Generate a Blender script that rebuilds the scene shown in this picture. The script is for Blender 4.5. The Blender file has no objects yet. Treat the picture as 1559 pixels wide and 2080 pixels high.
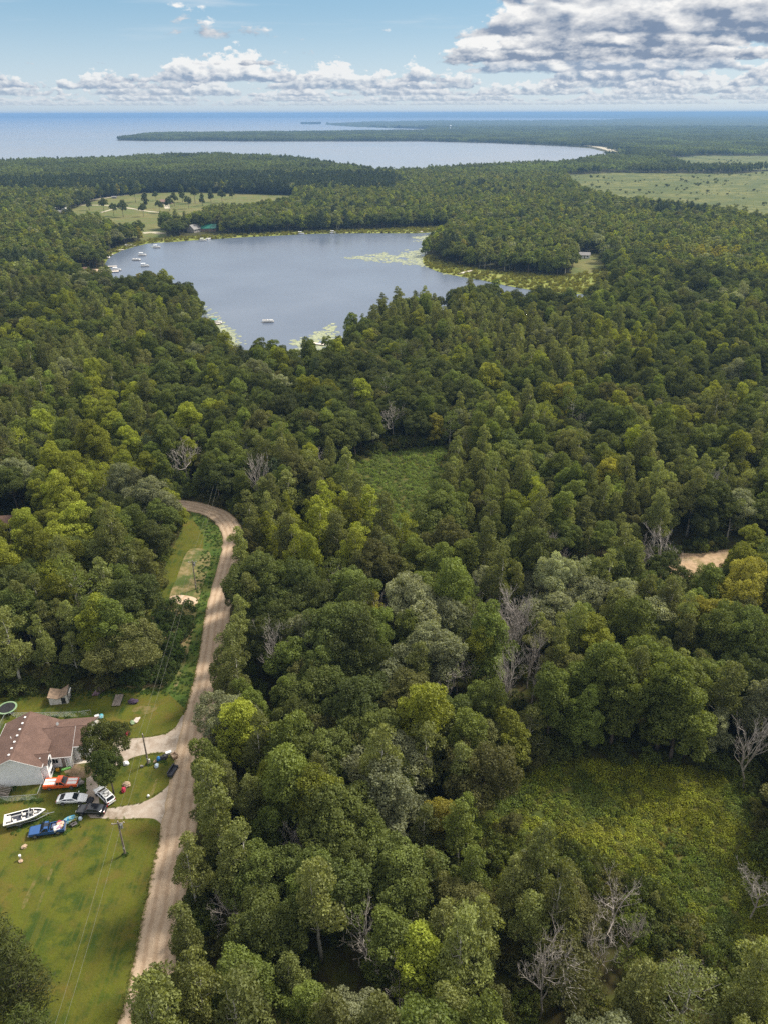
import bpy, bmesh, math, random
import numpy as np
from mathutils import Vector, Matrix, noise as mnoise
from mathutils.geometry import delaunay_2d_cdt

scene = bpy.context.scene
COL = scene.collection
R = math.radians

# ---------------------------------------------------------------- camera
F_PX, CAM_H, PITCH, ROLL = 1550.0, 100.0, R(27.6), R(-0.14)
PW, PH = 1559.0, 2080.0
cam = bpy.data.cameras.new('camera')
cam.sensor_fit = 'VERTICAL'
cam.sensor_height = 24.0
cam.lens = F_PX / PH * 24.0
cam.clip_start = 1.0
cam.clip_end = 200000.0
camo = bpy.data.objects.new('camera', cam)
COL.objects.link(camo)
camo.matrix_world = (Matrix.Translation((0, 0, CAM_H)) @ Matrix.Rotation(R(90) - PITCH, 4, 'X')
                     @ Matrix.Rotation(ROLL, 4, 'Z'))
scene.camera = camo

# ---------------------------------------------------------------- light
SUN_AZ, SUN_EL = R(56), R(49)          # azimuth from +Y towards +X
SUN_DIR = Vector((math.sin(SUN_AZ) * math.cos(SUN_EL), math.cos(SUN_AZ) * math.cos(SUN_EL), math.sin(SUN_EL)))
sun = bpy.data.lights.new('sun', 'SUN')
sun.energy = 3.4
sun.angle = R(12)
sun.color = (1.0, 0.93, 0.82)
suno = bpy.data.objects.new('sun', sun)
COL.objects.link(suno)
suno.rotation_euler = (-SUN_DIR).to_track_quat('-Z', 'Y').to_euler()
suno.location = (0, 0, 300)

scene.view_settings.view_transform = 'Standard'
scene.view_settings.look = 'None'
scene.view_settings.gamma = 1.0
scene.view_settings.use_curve_mapping = False
scene.view_settings.exposure = 1.08
cy = scene.cycles
cy.max_bounces = 6
cy.diffuse_bounces = 3
cy.glossy_bounces = 2
cy.transmission_bounces = 3
cy.transparent_max_bounces = 4
cy.volume_bounces = 1
cy.caustics_reflective = False
cy.caustics_refractive = False
cy.use_denoising = False


class NT:
    """small node-tree writer"""
    def __init__(self, tree):
        self.t = tree
        self.n = tree.nodes
        self.l = tree.links

    def new(self, typ, **props):
        n = self.n.new(typ)
        for k, v in props.items():
            setattr(n, k, v)
        return n

    def put(self, sock, v):
        if v is None:
            return
        if hasattr(v, 'is_output') or hasattr(v, 'links'):
            self.l.new(v, sock)
        else:
            sock.default_value = v

    def m(self, op, a, b=None, c=None, clamp=False):
        n = self.new('ShaderNodeMath', operation=op, use_clamp=clamp)
        for i, v in enumerate((a, b, c)):
            self.put(n.inputs[i], v)
        return n.outputs[0]

    def sstep(self, lo, hi, x):
        n = self.new('ShaderNodeMapRange', interpolation_type='SMOOTHSTEP')
        n.inputs['From Min'].default_value = lo
        n.inputs['From Max'].default_value = hi
        self.put(n.inputs['Value'], x)
        return n.outputs[0]

    def lin(self, lo, hi, x, a=0.0, b=1.0):
        n = self.new('ShaderNodeMapRange')
        n.inputs['From Min'].default_value = lo
        n.inputs['From Max'].default_value = hi
        n.inputs['To Min'].default_value = a
        n.inputs['To Max'].default_value = b
        self.put(n.inputs['Value'], x)
        return n.outputs[0]

    def xyz(self, x, y, z):
        n = self.new('ShaderNodeCombineXYZ')
        for i, v in enumerate((x, y, z)):
            self.put(n.inputs[i], v)
        return n.outputs[0]

    def noise(self, vec, scale=1.0, detail=2.0, rough=0.5, dist=0.0, dims='3D'):
        n = self.new('ShaderNodeTexNoise', noise_dimensions=dims)
        if vec is not None:
            self.l.new(vec, n.inputs['Vector'])
        n.inputs['Scale'].default_value = scale
        n.inputs['Detail'].default_value = detail
        n.inputs['Roughness'].default_value = rough
        n.inputs['Distortion'].default_value = dist
        return n.outputs[0]

    def mix(self, f, a, b, blend='MIX'):
        n = self.new('ShaderNodeMix', data_type='RGBA', blend_type=blend)
        self.put(n.inputs[0], f)
        self.put(n.inputs[6], a if not isinstance(a, tuple) else (*a[:3], 1))
        self.put(n.inputs[7], b if not isinstance(b, tuple) else (*b[:3], 1))
        return n.outputs[2]


# ---------------------------------------------------------------- world: sky with rows of cumulus
def make_world():
    w = bpy.data.worlds.new('World')
    scene.world = w
    w.use_nodes = True
    w.node_tree.nodes.clear()
    t = NT(w.node_tree)
    sky = t.new('ShaderNodeTexSky', sky_type='NISHITA')
    sky.sun_disc = False
    sky.sun_elevation = SUN_EL
    sky.sun_rotation = SUN_AZ
    sky.altitude = 400
    sky.air_density = 1.1
    sky.dust_density = 0.6
    sky.ozone_density = 1.6
    tc = t.new('ShaderNodeTexCoord')
    sep = t.new('ShaderNodeSeparateXYZ')
    t.l.new(tc.outputs['Generated'], sep.inputs[0])
    x, y, z = sep.outputs
    hor = t.m('SQRT', t.m('ADD', t.m('MULTIPLY', x, x), t.m('MULTIPLY', y, y)))
    tan = t.m('DIVIDE', z, t.m('MAXIMUM', hor, 0.02))
    az = t.m('ARCTAN2', x, y)
    # clear air: paler towards the horizon
    blue = t.mix(t.sstep(0.0, 0.12, tan), (2.5, 3.1, 3.7), (1.0, 1.95, 2.85))
    high = t.mix(t.lin(0.10, 0.7, tan, 0.85, 0.15), sky.outputs[0], (1.2, 2.2, 3.1))
    # unseen cloud sheet overhead, made brighter and fuller than the rows for fill light
    zc = t.m('MAXIMUM', z, 0.06)
    pl = t.xyz(t.m('DIVIDE', x, zc), t.m('DIVIDE', y, zc), 3.7)
    npl = t.noise(pl, 0.55, 4.0, 0.55)
    apl = t.m('MULTIPLY', t.sstep(0.30, 0.48, npl), t.sstep(0.12, 0.2, tan))
    high = t.mix(apl, high, t.mix(t.sstep(0.50, 0.75, npl), (5.7, 5.7, 5.7), (3.7, 3.9, 4.2)))
    bgh = t.new('ShaderNodeBackground')
    bgh.inputs['Strength'].default_value = 0.10
    t.l.new(high, bgh.inputs['Color'])
    # wisps
    col = t.mix(0.15, blue, sky.outputs[0])
    wv = t.noise(t.xyz(t.m('MULTIPLY', az, 7.0), t.m('MULTIPLY', tan, 75.0), 1.3), 1.0, 4.0, 0.6)
    wi = t.m('MULTIPLY', t.sstep(0.50, 0.80, wv), t.sstep(0.06, 0.09, tan))
    col = t.mix(t.m('MULTIPLY', wi, 0.35), col, (4.0, 4.1, 4.2))
    hazec = (2.9, 3.2, 3.5)
    # (base elevation, thickness, threshold, azimuth where the row starts, softness, seed, distance haze)
    for (tb, s, thr, a0, asoft, seed, hz) in CLOUD_ROWS:
        u = t.m('DIVIDE', az, s * (1.15 if tb < 0.04 else 1.45))
        v = t.m('DIVIDE', t.m('SUBTRACT', tan, tb), s)
        v1 = t.m('MULTIPLY', v, 1.5)
        prof = t.noise(t.xyz(t.m('MULTIPLY', u, 0.16), seed, 0.0), 1.0, 1.0, 0.5, dims='2D')
        f1 = t.noise(t.xyz(u, v1, seed), 1.05, 6.0, 0.58)
        f2 = t.noise(t.xyz(t.m('ADD', u, 0.26), t.m('ADD', v1, 0.34), seed), 1.05, 4.0, 0.55)
        c = t.m('MULTIPLY', t.m('SUBTRACT', prof, thr), 5.0)
        c = t.m('ADD', c, t.m('MULTIPLY', t.m('SUBTRACT', f1, 0.5), 3.0))
        c = t.m('SUBTRACT', c, t.m('MULTIPLY', v, 0.9))
        if a0 > -5:
            c = t.m('ADD', c, t.lin(a0, a0 + asoft, az, -3.0, 0.0))
        base = t.m('ADD', v, t.m('MULTIPLY', t.m('SUBTRACT', f1, 0.5), 0.7))
        al = t.m('MULTIPLY', t.sstep(0.0, 0.28, c), t.sstep(-0.05, 0.10, base))
        rel = t.m('MULTIPLY', t.m('SUBTRACT', f1, f2), 3.0)
        br = t.m('ADD', t.m('ADD', t.m('MULTIPLY', v, 0.95), 0.0), rel)
        # thin edges glow: the sun stands beyond them
        br = t.m('ADD', br, t.lin(0.0, 1.0, c, 0.34, 0.0), clamp=True)
        cc = t.mix(br, (0.95, 1.30, 1.90) if tb > 0.04 else (1.15, 1.60, 2.3), (4.6, 4.55, 4.45))
        if hz:
            cc = t.mix(hz, cc, hazec)
        col = t.mix(t.m('MULTIPLY', al, 0.97 - 0.45 * hz), col, cc)
    bg = t.new('ShaderNodeBackground')
    bg.inputs['Strength'].default_value = 0.10
    t.l.new(col, bg.inputs['Color'])
    # the rows stand low over the horizon, the sheet above them
    mx = t.new('ShaderNodeMixShader')
    t.l.new(t.m('MULTIPLY', t.m('LESS_THAN', tan, 0.145), t.m('GREATER_THAN', tan, -0.004)), mx.inputs[0])
    t.l.new(bgh.outputs[0], mx.inputs[1])
    t.l.new(bg.outputs[0], mx.inputs[2])
    out = t.new('ShaderNodeOutputWorld')
    t.l.new(mx.outputs[0], out.inputs['Surface'])
    w.cycles.sampling_method = 'MANUAL'
    w.cycles.sample_map_resolution = 512


CLOUD_ROWS = [
    (0.0080, 0.0050, 0.28, -9, 1, 3.1, 0.62),
    (0.0120, 0.0075, 0.30, -9, 1, 11.7, 0.42),
    (0.0175, 0.0105, 0.32, -9, 1, 23.2, 0.28),
    (0.0240, 0.0140, 0.35, -9, 1, 31.9, 0.18),
    (0.0310, 0.0165, 0.40, -9, 1, 41.3, 0.10),
    (0.0480, 0.0150, 0.56, -9, 1, 59.4, 0.05),
    (0.0400, 0.0190, 0.24, -0.03, 0.12, 53.8, 0.08),
    (0.0500, 0.0220, 0.22, 0.00, 0.10, 67.4, 0.03),
    (0.0610, 0.0260, 0.20, 0.02, 0.09, 75.1, 0.0),
    (0.0750, 0.0360, 0.12, 0.05, 0.09, 88.2, 0.0),
    (0.1040, 0.0350, 0.26, 0.06, 0.10, 93.4, 0.0),
]
make_world()


# ---------------------------------------------------------------- geometry helpers
def G(px, py, z=0.0):
    """the point at height z that the photograph shows at pixel px, py"""
    x = (px - PW / 2) / F_PX
    y = -(py - PH / 2) / F_PX
    c, s = math.cos(ROLL), math.sin(ROLL)
    x, y = x * c - y * s, x * s + y * c
    d = Vector((x, y * math.sin(PITCH) + math.cos(PITCH), y * math.cos(PITCH) - math.sin(PITCH)))
    t = (z - CAM_H) / d.z
    return Vector((0, 0, CAM_H)) + d * t


def project(P):
    P = np.asarray(P, float)
    x = P[..., 0]
    y = P[..., 1] * math.sin(PITCH) + (P[..., 2] - CAM_H) * math.cos(PITCH)
    w = P[..., 1] * math.cos(PITCH) - (P[..., 2] - CAM_H) * math.sin(PITCH)
    w = np.where(np.abs(w) < 1e-3, 1e-3, w)
    x, y = x / w, y / w
    c, s = math.cos(ROLL), math.sin(ROLL)
    x, y = x * c + y * s, -x * s + y * c
    return PW / 2 + F_PX * x, PH / 2 - F_PX * y, w


def poly(pts):
    return np.array([[*G(*p)[:2]] for p in pts])


def inside(P, pg):
    """vectorised point in polygon; P (n,2)"""
    x, y = P[:, 0], P[:, 1]
    r = np.zeros(len(P), bool)
    n = len(pg)
    j = n - 1
    for i in range(n):
        xi, yi = pg[i]
        xj, yj = pg[j]
        if yi != yj:
            cnd = ((yi > y) != (yj > y)) & (x < (xj - xi) * (y - yi) / (yj - yi) + xi)
            r ^= cnd
        j = i
    return r


def dist_line(P, line):
    """distance of points (n,2) to a polyline"""
    d = np.full(len(P), 1e9)
    for a, b in zip(line[:-1], line[1:]):
        ab = b - a
        L = max(ab @ ab, 1e-9)
        t = np.clip(((P - a) @ ab) / L, 0, 1)
        d = np.minimum(d, np.hypot(*(P - a - t[:, None] * ab).T))
    return d


def smooth_line(pts, n=6, closed=False):
    """Catmull-Rom through points"""
    pts = [np.array(p, float) for p in pts]
    out = []
    m = len(pts)
    rng = range(m) if closed else range(m - 1)
    for i in rng:
        p1, p2 = pts[i], pts[(i + 1) % m]
        p0 = pts[i - 1] if (i > 0 or closed) else p1 * 2 - p2
        p3 = pts[(i + 2) % m] if (i + 2 < m or closed) else p2 * 2 - p1
        for k in range(n):
            t = k / n
            out.append(0.5 * (2 * p1 + (p2 - p0) * t + (2 * p0 - 5 * p1 + 4 * p2 - p3) * t * t
                              + (3 * p1 - p0 - 3 * p2 + p3) * t ** 3))
    if not closed:
        out.append(pts[-1])
    return np.array(out)


def tag(o, label=None, cat=None, group=None, kind=None):
    if label:
        o['label'] = label
    if cat:
        o['category'] = cat
    if group:
        o['group'] = group
    if kind:
        o['kind'] = kind
    return o


def empty(name, loc=(0, 0, 0), rz=0.0, label=None, cat=None, group=None):
    o = bpy.data.objects.new(name, None)
    o.empty_display_size = 0.5
    COL.objects.link(o)
    o.location = loc
    o.rotation_euler = (0, 0, rz)
    return tag(o, label, cat, group)


def copy_tree(o, parent=None):
    c = o.copy()
    COL.objects.link(c)
    c.parent = parent
    for ch in list(o.children):
        copy_tree(ch, c)
    return c


class MB:
    """collects shapes; build() links them as one mesh object"""
    def __init__(self):
        self.v, self.f = [], []

    def add(self, vs, fs):
        o = len(self.v)
        self.v += [tuple(v) for v in vs]
        self.f += [tuple(i + o for i in f) for f in fs]
        return self

    def box(self, x0, x1, y0, y1, z0, z1):
        vs = [(x, y, z) for z in (z0, z1) for y in (y0, y1) for x in (x0, x1)]
        return self.add(vs, [(0, 2, 3, 1), (4, 5, 7, 6), (0, 1, 5, 4), (2, 6, 7, 3), (0, 4, 6, 2), (1, 3, 7, 5)])

    def tube(self, pts, rad, n=6, caps=True):
        pts = [Vector(p) for p in pts]
        rad = rad if hasattr(rad, '__len__') else [rad] * len(pts)
        vs, fs = [], []
        ref = Vector((0.3, 0.9, 0.1)).normalized()
        for i, p in enumerate(pts):
            d = (pts[min(i + 1, len(pts) - 1)] - pts[max(i - 1, 0)]).normalized()
            if abs(d.dot(ref)) > 0.95:
                a = d.cross(Vector((1, 0, 0))).normalized()
            else:
                a = d.cross(ref).normalized()
            b = d.cross(a)
            for k in range(n):
                an = 2 * math.pi * k / n
                vs.append(p + (a * math.cos(an) + b * math.sin(an)) * rad[i])
        for i in range(len(pts) - 1):
            for k in range(n):
                k2 = (k + 1) % n
                fs.append((i * n + k, i * n + k2, (i + 1) * n + k2, (i + 1) * n + k))
        if caps:
            fs.append(tuple(reversed(range(n))))
            fs.append(tuple((len(pts) - 1) * n + k for k in range(n)))
        return self.add(vs, fs)

    def ring(self, c, r, tr, n=28, m=6, tilt=None):
        vs, fs = [], []
        for i in range(n):
            a = 2 * math.pi * i / n
            for j in range(m):
                b = 2 * math.pi * j / m
                q = r + tr * math.cos(b)
                vs.append((c[0] + q * math.cos(a), c[1] + q * math.sin(a), c[2] + tr * math.sin(b)))
        for i in range(n):
            for j in range(m):
                fs.append((i * m + j, ((i + 1) % n) * m + j, ((i + 1) % n) * m + (j + 1) % m, i * m + (j + 1) % m))
        return self.add(vs, fs)

    def prof(self, pts, w0, w1=None, zref=None):
        """side profile (x,z) extruded in y; width narrows from w0 at the lowest to w1 at the highest point"""
        w1 = w0 if w1 is None else w1
        zs = [p[1] for p in pts]
        lo, hi = min(zs), max(zs)
        n = len(pts)
        vs = []
        for s in (-1, 1):
            for x, z in pts:
                w = w0 + (w1 - w0) * (z - lo) / max(hi - lo, 1e-6)
                vs.append((x, s * w / 2, z))
        fs = [tuple(range(n)), tuple(reversed(range(n, 2 * n)))]
        for i in range(n):
            j = (i + 1) % n
            fs.append((i, i + n, j + n, j))
        return self.add(vs, fs)

    def mesh(self, name, bevel=0.0, seg=2, smooth=False, weld=False):
        me = bpy.data.meshes.new(name)
        me.from_pydata(self.v, [], self.f)
        bm = bmesh.new()
        bm.from_mesh(me)
        if weld:
            bmesh.ops.remove_doubles(bm, verts=bm.verts, dist=1e-4)
        if bevel > 0:
            ed = [e for e in bm.edges if len(e.link_faces) == 2 and e.calc_face_angle(0) > 0.5]
            bmesh.ops.bevel(bm, geom=ed, offset=bevel, segments=seg, profile=0.6, affect='EDGES', clamp_overlap=True)
        bmesh.ops.recalc_face_normals(bm, faces=bm.faces)
        bm.to_mesh(me)
        bm.free()
        if smooth:
            me.polygons.foreach_set('use_smooth', [True] * len(me.polygons))
        return me

    def build(self, name, material, parent=None, bevel=0.0, seg=2, smooth=False, loc=None, rot=None):
        me = self.mesh(name, bevel, seg, smooth)
        me.materials.append(material)
        o = bpy.data.objects.new(name, me)
        COL.objects.link(o)
        if parent:
            o.parent = parent
        if loc is not None:
            o.location = loc
        if rot is not None:
            o.rotation_euler = rot
        return o


def link_mesh(name, me, material=None, parent=None, loc=None, rot=None, scale=None):
    if material is not None and not me.materials:
        me.materials.append(material)
    o = bpy.data.objects.new(name, me)
    COL.objects.link(o)
    if parent:
        o.parent = parent
    if loc is not None:
        o.location = loc
    if rot is not None:
        o.rotation_euler = rot
    if scale is not None:
        o.scale = scale
    return o


# ---------------------------------------------------------------- materials
def new_mat(name):
    m = bpy.data.materials.new(name)
    m.use_nodes = True
    m.node_tree.nodes.clear()
    t = NT(m.node_tree)
    out = t.new('ShaderNodeOutputMaterial')
    return m, t, out


def mat(name, c1, c2=None, scale=3.0, rough=0.7, metal=0.0, detail=4.0, bump=0.0, coat=0.0, spec=0.5, coord='Object'):
    """principled surface with a noise-mottled colour"""
    m, t, out = new_mat(name)
    p = t.new('ShaderNodeBsdfPrincipled')
    t.l.new(p.outputs[0], out.inputs['Surface'])
    c2 = c2 or tuple(v * 0.8 for v in c1)
    tc = t.new('ShaderNodeTexCoord')
    n = t.noise(tc.outputs[coord], scale, detail, 0.55)
    t.l.new(t.mix(t.sstep(0.3, 0.7, n), c1, c2), p.inputs['Base Color'])
    p.inputs['Roughness'].default_value = rough
    p.inputs['Metallic'].default_value = metal
    p.inputs['Coat Weight'].default_value = coat
    p.inputs['Specular IOR Level'].default_value = spec
    if bump:
        b = t.new('ShaderNodeBump')
        b.inputs['Strength'].default_value = 1.0
        b.inputs['Distance'].default_value = bump
        t.l.new(n, b.inputs['Height'])
        t.l.new(b.outputs[0], p.inputs['Normal'])
    return m


def leaf_mat(name, trans=0.32, gloss=0.05, rough=0.5):
    """leaves: colour from the tree's own tint, varied leaf by leaf"""
    m, t, out = new_mat(name)
    at = t.new('ShaderNodeAttribute', attribute_type='INSTANCER', attribute_name='tint')
    lf = t.new('ShaderNodeAttribute', attribute_type='GEOMETRY', attribute_name='leaf')
    oi = t.new('ShaderNodeObjectInfo')
    f = t.lin(0, 1, lf.outputs['Fac'], 0.55, 1.45)
    f = t.m('MULTIPLY', f, t.lin(0, 1, oi.outputs['Random'], 0.80, 1.18))
    v = t.new('ShaderNodeVectorMath', operation='SCALE')
    t.l.new(at.outputs['Color'], v.inputs[0])
    t.l.new(f, v.inputs['Scale'])
    hs = t.new('ShaderNodeHueSaturation')
    t.l.new(t.lin(0, 1, oi.outputs['Random'], 0.494, 0.511), hs.inputs['Hue'])
    t.l.new(v.outputs[0], hs.inputs['Color'])
    d = t.new('ShaderNodeBsdfDiffuse')
    tr = t.new('ShaderNodeBsdfTranslucent')
    gl = t.new('ShaderNodeBsdfGlossy')
    gl.inputs['Roughness'].default_value = rough
    gl.inputs['Color'].default_value = (0.9, 0.95, 0.9, 1)
    t.l.new(hs.outputs[0], d.inputs['Color'])
    warm = t.mix(1.0, hs.outputs[0], (1.35, 1.3, 0.5), 'MULTIPLY')
    t.l.new(warm, tr.inputs['Color'])
    mx = t.new('ShaderNodeMixShader')
    mx.inputs[0].default_value = trans
    t.l.new(d.outputs[0], mx.inputs[1])
    t.l.new(tr.outputs[0], mx.inputs[2])
    m2 = t.new('ShaderNodeMixShader')
    m2.inputs[0].default_value = gloss
    t.l.new(mx.outputs[0], m2.inputs[1])
    t.l.new(gl.outputs[0], m2.inputs[2])
    t.l.new(m2.outputs[0], out.inputs['Surface'])
    return m


LEAF = leaf_mat('leaves', 0.38, 0.012, 0.6)
NEEDLE = leaf_mat('needles', 0.15, 0.012, 0.6)
BARK = mat('bark', (0.11, 0.085, 0.065), (0.06, 0.048, 0.038), 3.0, 0.9)
PALE_BARK = mat('pale_bark', (0.42, 0.40, 0.35), (0.24, 0.22, 0.18), 2.0, 0.85)
DEAD_WOOD = mat('dead_wood', (0.35, 0.31, 0.275), (0.23, 0.20, 0.175), 2.0, 0.9)


def ground_mat(name, cols, scales, rough=0.95, bump=0.0, bscale=3.0, streak=None):
    """soil, grass: several colours mixed by noises of different size (world-sized)"""
    m, t, out = new_mat(name)
    p = t.new('ShaderNodeBsdfPrincipled')
    p.inputs['Roughness'].default_value = rough
    p.inputs['Specular IOR Level'].default_value = 0.15
    t.l.new(p.outputs[0], out.inputs['Surface'])
    g = t.new('ShaderNodeNewGeometry')
    pos = g.outputs['Position']
    col = cols[0]
    for i, (c, s) in enumerate(zip(cols[1:], scales)):
        off = t.new('ShaderNodeVectorMath', operation='ADD')
        t.l.new(pos, off.inputs[0])
        off.inputs[1].default_value = (17.3 * i, -9.1 * i, 5.0 * i)
        n = t.noise(off.outputs[0], 1.0 / s, 5.0, 0.6)
        col = t.mix(t.sstep(0.42, 0.62, n), col, c)
    if streak:
        ang, s, c, amt = streak
        mp = t.new('ShaderNodeMapping')
        mp.inputs['Rotation'].default_value = (0, 0, -ang)
        mp.inputs['Scale'].default_value = (1.0 / s, 0.02 / s, 1)
        t.l.new(pos, mp.inputs['Vector'])
        n = t.noise(mp.outputs[0], 1.0, 4.0, 0.6)
        col = t.mix(t.m('MULTIPLY', t.sstep(0.45, 0.62, n), amt), col, c)
    fine = t.noise(pos, bscale, 6.0, 0.7)
    col = t.mix(t.lin(0.3, 0.7, fine, 0.0, 0.55), col, t.mix(1.0, col, (0.55, 0.58, 0.5), 'MULTIPLY'))
    t.l.new(col, p.inputs['Base Color'])
    if bump:
        b = t.new('ShaderNodeBump')
        b.inputs['Strength'].default_value = 1.0
        b.inputs['Distance'].default_value = bump
        t.l.new(fine, b.inputs['Height'])
        t.l.new(b.outputs[0], p.inputs['Normal'])
    return m


def water_mat(name, base, rough, wave, wscale, big):
    m, t, out = new_mat(name)
    p = t.new('ShaderNodeBsdfPrincipled')
    p.inputs['Base Color'].default_value = (*base, 1)
    p.inputs['IOR'].default_value = 1.333
    t.l.new(p.outputs[0], out.inputs['Surface'])
    g = t.new('ShaderNodeNewGeometry')
    n = t.noise(g.outputs['Position'], wscale, 4.0, 0.6)
    r = t.noise(g.outputs['Position'], 1.0 / big, 3.0, 0.5)
    t.l.new(t.lin(0.3, 0.7, r, rough * 0.75, rough * 1.25), p.inputs['Roughness'])
    b = t.new('ShaderNodeBump')
    b.inputs['Strength'].default_value = 1.0
    b.inputs['Distance'].default_value = wave
    t.l.new(n, b.inputs['Height'])
    t.l.new(b.outputs[0], p.inputs['Normal'])
    return m


def sheet(name, pts, z, material, kind='structure', label=None, cat=None):
    """flat sheet over a ground polygon (triangulated)"""
    n = len(pts)
    ref = Vector((float(pts[0][0]), float(pts[0][1])))
    r = delaunay_2d_cdt([Vector((float(p[0]), float(p[1]))) - ref for p in pts], [], [list(range(n))], 1, 1e-4)
    vs, fs = r[0], r[2]
    me = bpy.data.meshes.new(name)
    fs = [f if (vs[f[1]] - vs[f[0]]).cross(vs[f[2]] - vs[f[0]]) > 0 else f[::-1] for f in fs]
    me.from_pydata([(v.x + ref.x, v.y + ref.y, z) for v in vs], [], fs)
    o = link_mesh(name, me, material)
    return tag(o, label, cat, None, kind)


# ================================================================ the setting
FLOOR = ground_mat('forest_floor', [(0.045, 0.045, 0.012), (0.060, 0.066, 0.014), (0.042, 0.034, 0.012)], [9, 2.5], bump=0.1, bscale=1.5)
LAWN = ground_mat('lawn_grass', [(0.050, 0.074, 0.008), (0.088, 0.090, 0.010), (0.120, 0.094, 0.018), (0.034, 0.058, 0.008), (0.088, 0.098, 0.010)],
                  [14, 8, 4, 2.2], bump=0.14, bscale=3.0, streak=(R(14), 0.9, (0.098, 0.094, 0.014), 0.55))
ROADM = ground_mat('gravel', [(0.36, 0.27, 0.195), (0.30, 0.225, 0.165), (0.40, 0.31, 0.225)], [6, 1.6], bump=0.015, bscale=6.0)
DRIVE = ground_mat('driveway_gravel', [(0.33, 0.265, 0.215), (0.25, 0.195, 0.15), (0.38, 0.32, 0.27)], [5, 1.5], bump=0.015, bscale=6.0)
DIRT = ground_mat('bare_dirt', [(0.20, 0.135, 0.085), (0.085, 0.085, 0.022), (0.25, 0.175, 0.115)], [1.6, 1.0], bump=0.03, bscale=4.0)
DRYGRASS = ground_mat('dry_grass', [(0.20, 0.155, 0.065), (0.13, 0.12, 0.04), (0.26, 0.20, 0.10), (0.07, 0.095, 0.022)], [3, 1.2, 5], bump=0.05)
SAND = ground_mat('sand', [(0.52, 0.38, 0.27), (0.44, 0.30, 0.20), (0.58, 0.45, 0.34)], [3, 0.8], bump=0.02)
MEADOWM = ground_mat('meadow_soil', [(0.045, 0.06, 0.012), (0.07, 0.08, 0.015), (0.09, 0.085, 0.02)], [6, 1.5], bump=0.15, bscale=2.0)
FIELDM = ground_mat('park_grass', [(0.10, 0.12, 0.028), (0.165, 0.15, 0.05), (0.08, 0.105, 0.024), (0.13, 0.12, 0.04)], [70, 24, 12])
FENM = ground_mat('fen_grass', [(0.080, 0.098, 0.020), (0.115, 0.118, 0.030), (0.058, 0.076, 0.017), (0.14, 0.138, 0.036), (0.068, 0.085, 0.018)], [150, 34, 70, 14], bscale=0.12)
REEDM = ground_mat('reed_bed', [(0.19, 0.21, 0.04), (0.25, 0.25, 0.07), (0.15, 0.18, 0.03)], [14, 4], bscale=0.8)
FARM = ground_mat('far_canopy', [(0.040, 0.056, 0.018), (0.062, 0.074, 0.020), (0.024, 0.040, 0.016)], [400, 60], bscale=0.02)
PATHM = ground_mat('pale_gravel', [(0.45, 0.40, 0.30), (0.38, 0.33, 0.24)], [8])
WATER = water_mat('lake_water', (0.080, 0.102, 0.142), 0.27, 0.05, 0.35, 60)
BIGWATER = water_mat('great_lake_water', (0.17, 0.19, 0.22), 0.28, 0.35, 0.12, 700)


def ground_sheet():
    """one sheet to the horizon, denser near the camera"""
    xs = np.array([-120000, -40000, -12000, -3000, -800, -300, 0, 300, 800, 3000, 12000, 40000, 120000.0])
    ys = np.array([-3000, -400, 0, 150, 400, 1000, 3000, 9000, 30000, 120000.0])
    vs = [(x, y, 0.0) for y in ys for x in xs]
    n = len(xs)
    fs = [(j * n + i, j * n + i + 1, (j + 1) * n + i + 1, (j + 1) * n + i) for j in range(len(ys) - 1) for i in range(n - 1)]
    me = bpy.data.meshes.new('ground')
    me.from_pydata(vs, [], fs)
    return tag(link_mesh('ground', me, FLOOR), kind='structure')


ground_sheet()

# ---- road
LEFT_EDGE = [(170, 2330), (205, 2200), (240, 2080), (262, 2000), (282, 1900), (303, 1800), (320, 1720), (333, 1650), (350, 1570),
             (364, 1500), (377, 1440), (392, 1390), (404, 1330), (413, 1270), (424, 1220), (437, 1170), (448, 1130), (453, 1098),
             (446, 1073), (430, 1054), (410, 1045), (388, 1039), (350, 1033), (300, 1030)]
edge = smooth_line([G(*p)[:2] for p in LEFT_EDGE], 5)
ROAD_W = 5.6
tan_ = np.gradient(edge, axis=0)
tan_ /= np.linalg.norm(tan_, axis=1)[:, None]
nrm = np.stack([tan_[:, 1], -tan_[:, 0]], 1)
for _ in range(6):
    nrm[1:-1] = (nrm[:-2] + nrm[1:-1] * 2 + nrm[2:]) / 4
nrm /= np.linalg.norm(nrm, axis=1)[:, None]
ROAD_MID = edge + nrm * ROAD_W / 2


def strip(name, mid, width, z, material, wob=0.0, seed=0, cols=5, kind='structure'):
    rg = np.random.default_rng(seed)
    tg = np.gradient(mid, axis=0)
    tg /= np.linalg.norm(tg, axis=1)[:, None]
    nn = np.stack([tg[:, 1], -tg[:, 0]], 1)
    for _ in range(4):
        nn[1:-1] = (nn[:-2] + nn[1:-1] * 2 + nn[2:]) / 4
    nn /= np.linalg.norm(nn, axis=1)[:, None]
    vs, fs = [], []
    for i, p in enumerate(mid):
        for k in range(cols):
            s = (k / (cols - 1) - 0.5) * width
            if k in (0, cols - 1):
                s += rg.normal() * wob
            q = p + nn[i] * s
            crown = 0.05 * (1 - (2 * k / (cols - 1) - 1) ** 2)
            vs.append((q[0], q[1], z + crown))
    for i in range(len(mid) - 1):
        for k in range(cols - 1):
            a = i * cols + k
            fs.append((a, a + 1, a + cols + 1, a + cols))
    me = bpy.data.meshes.new(name)
    me.from_pydata(vs, [], fs)
    return tag(link_mesh(name, me, material), kind=kind)


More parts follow.
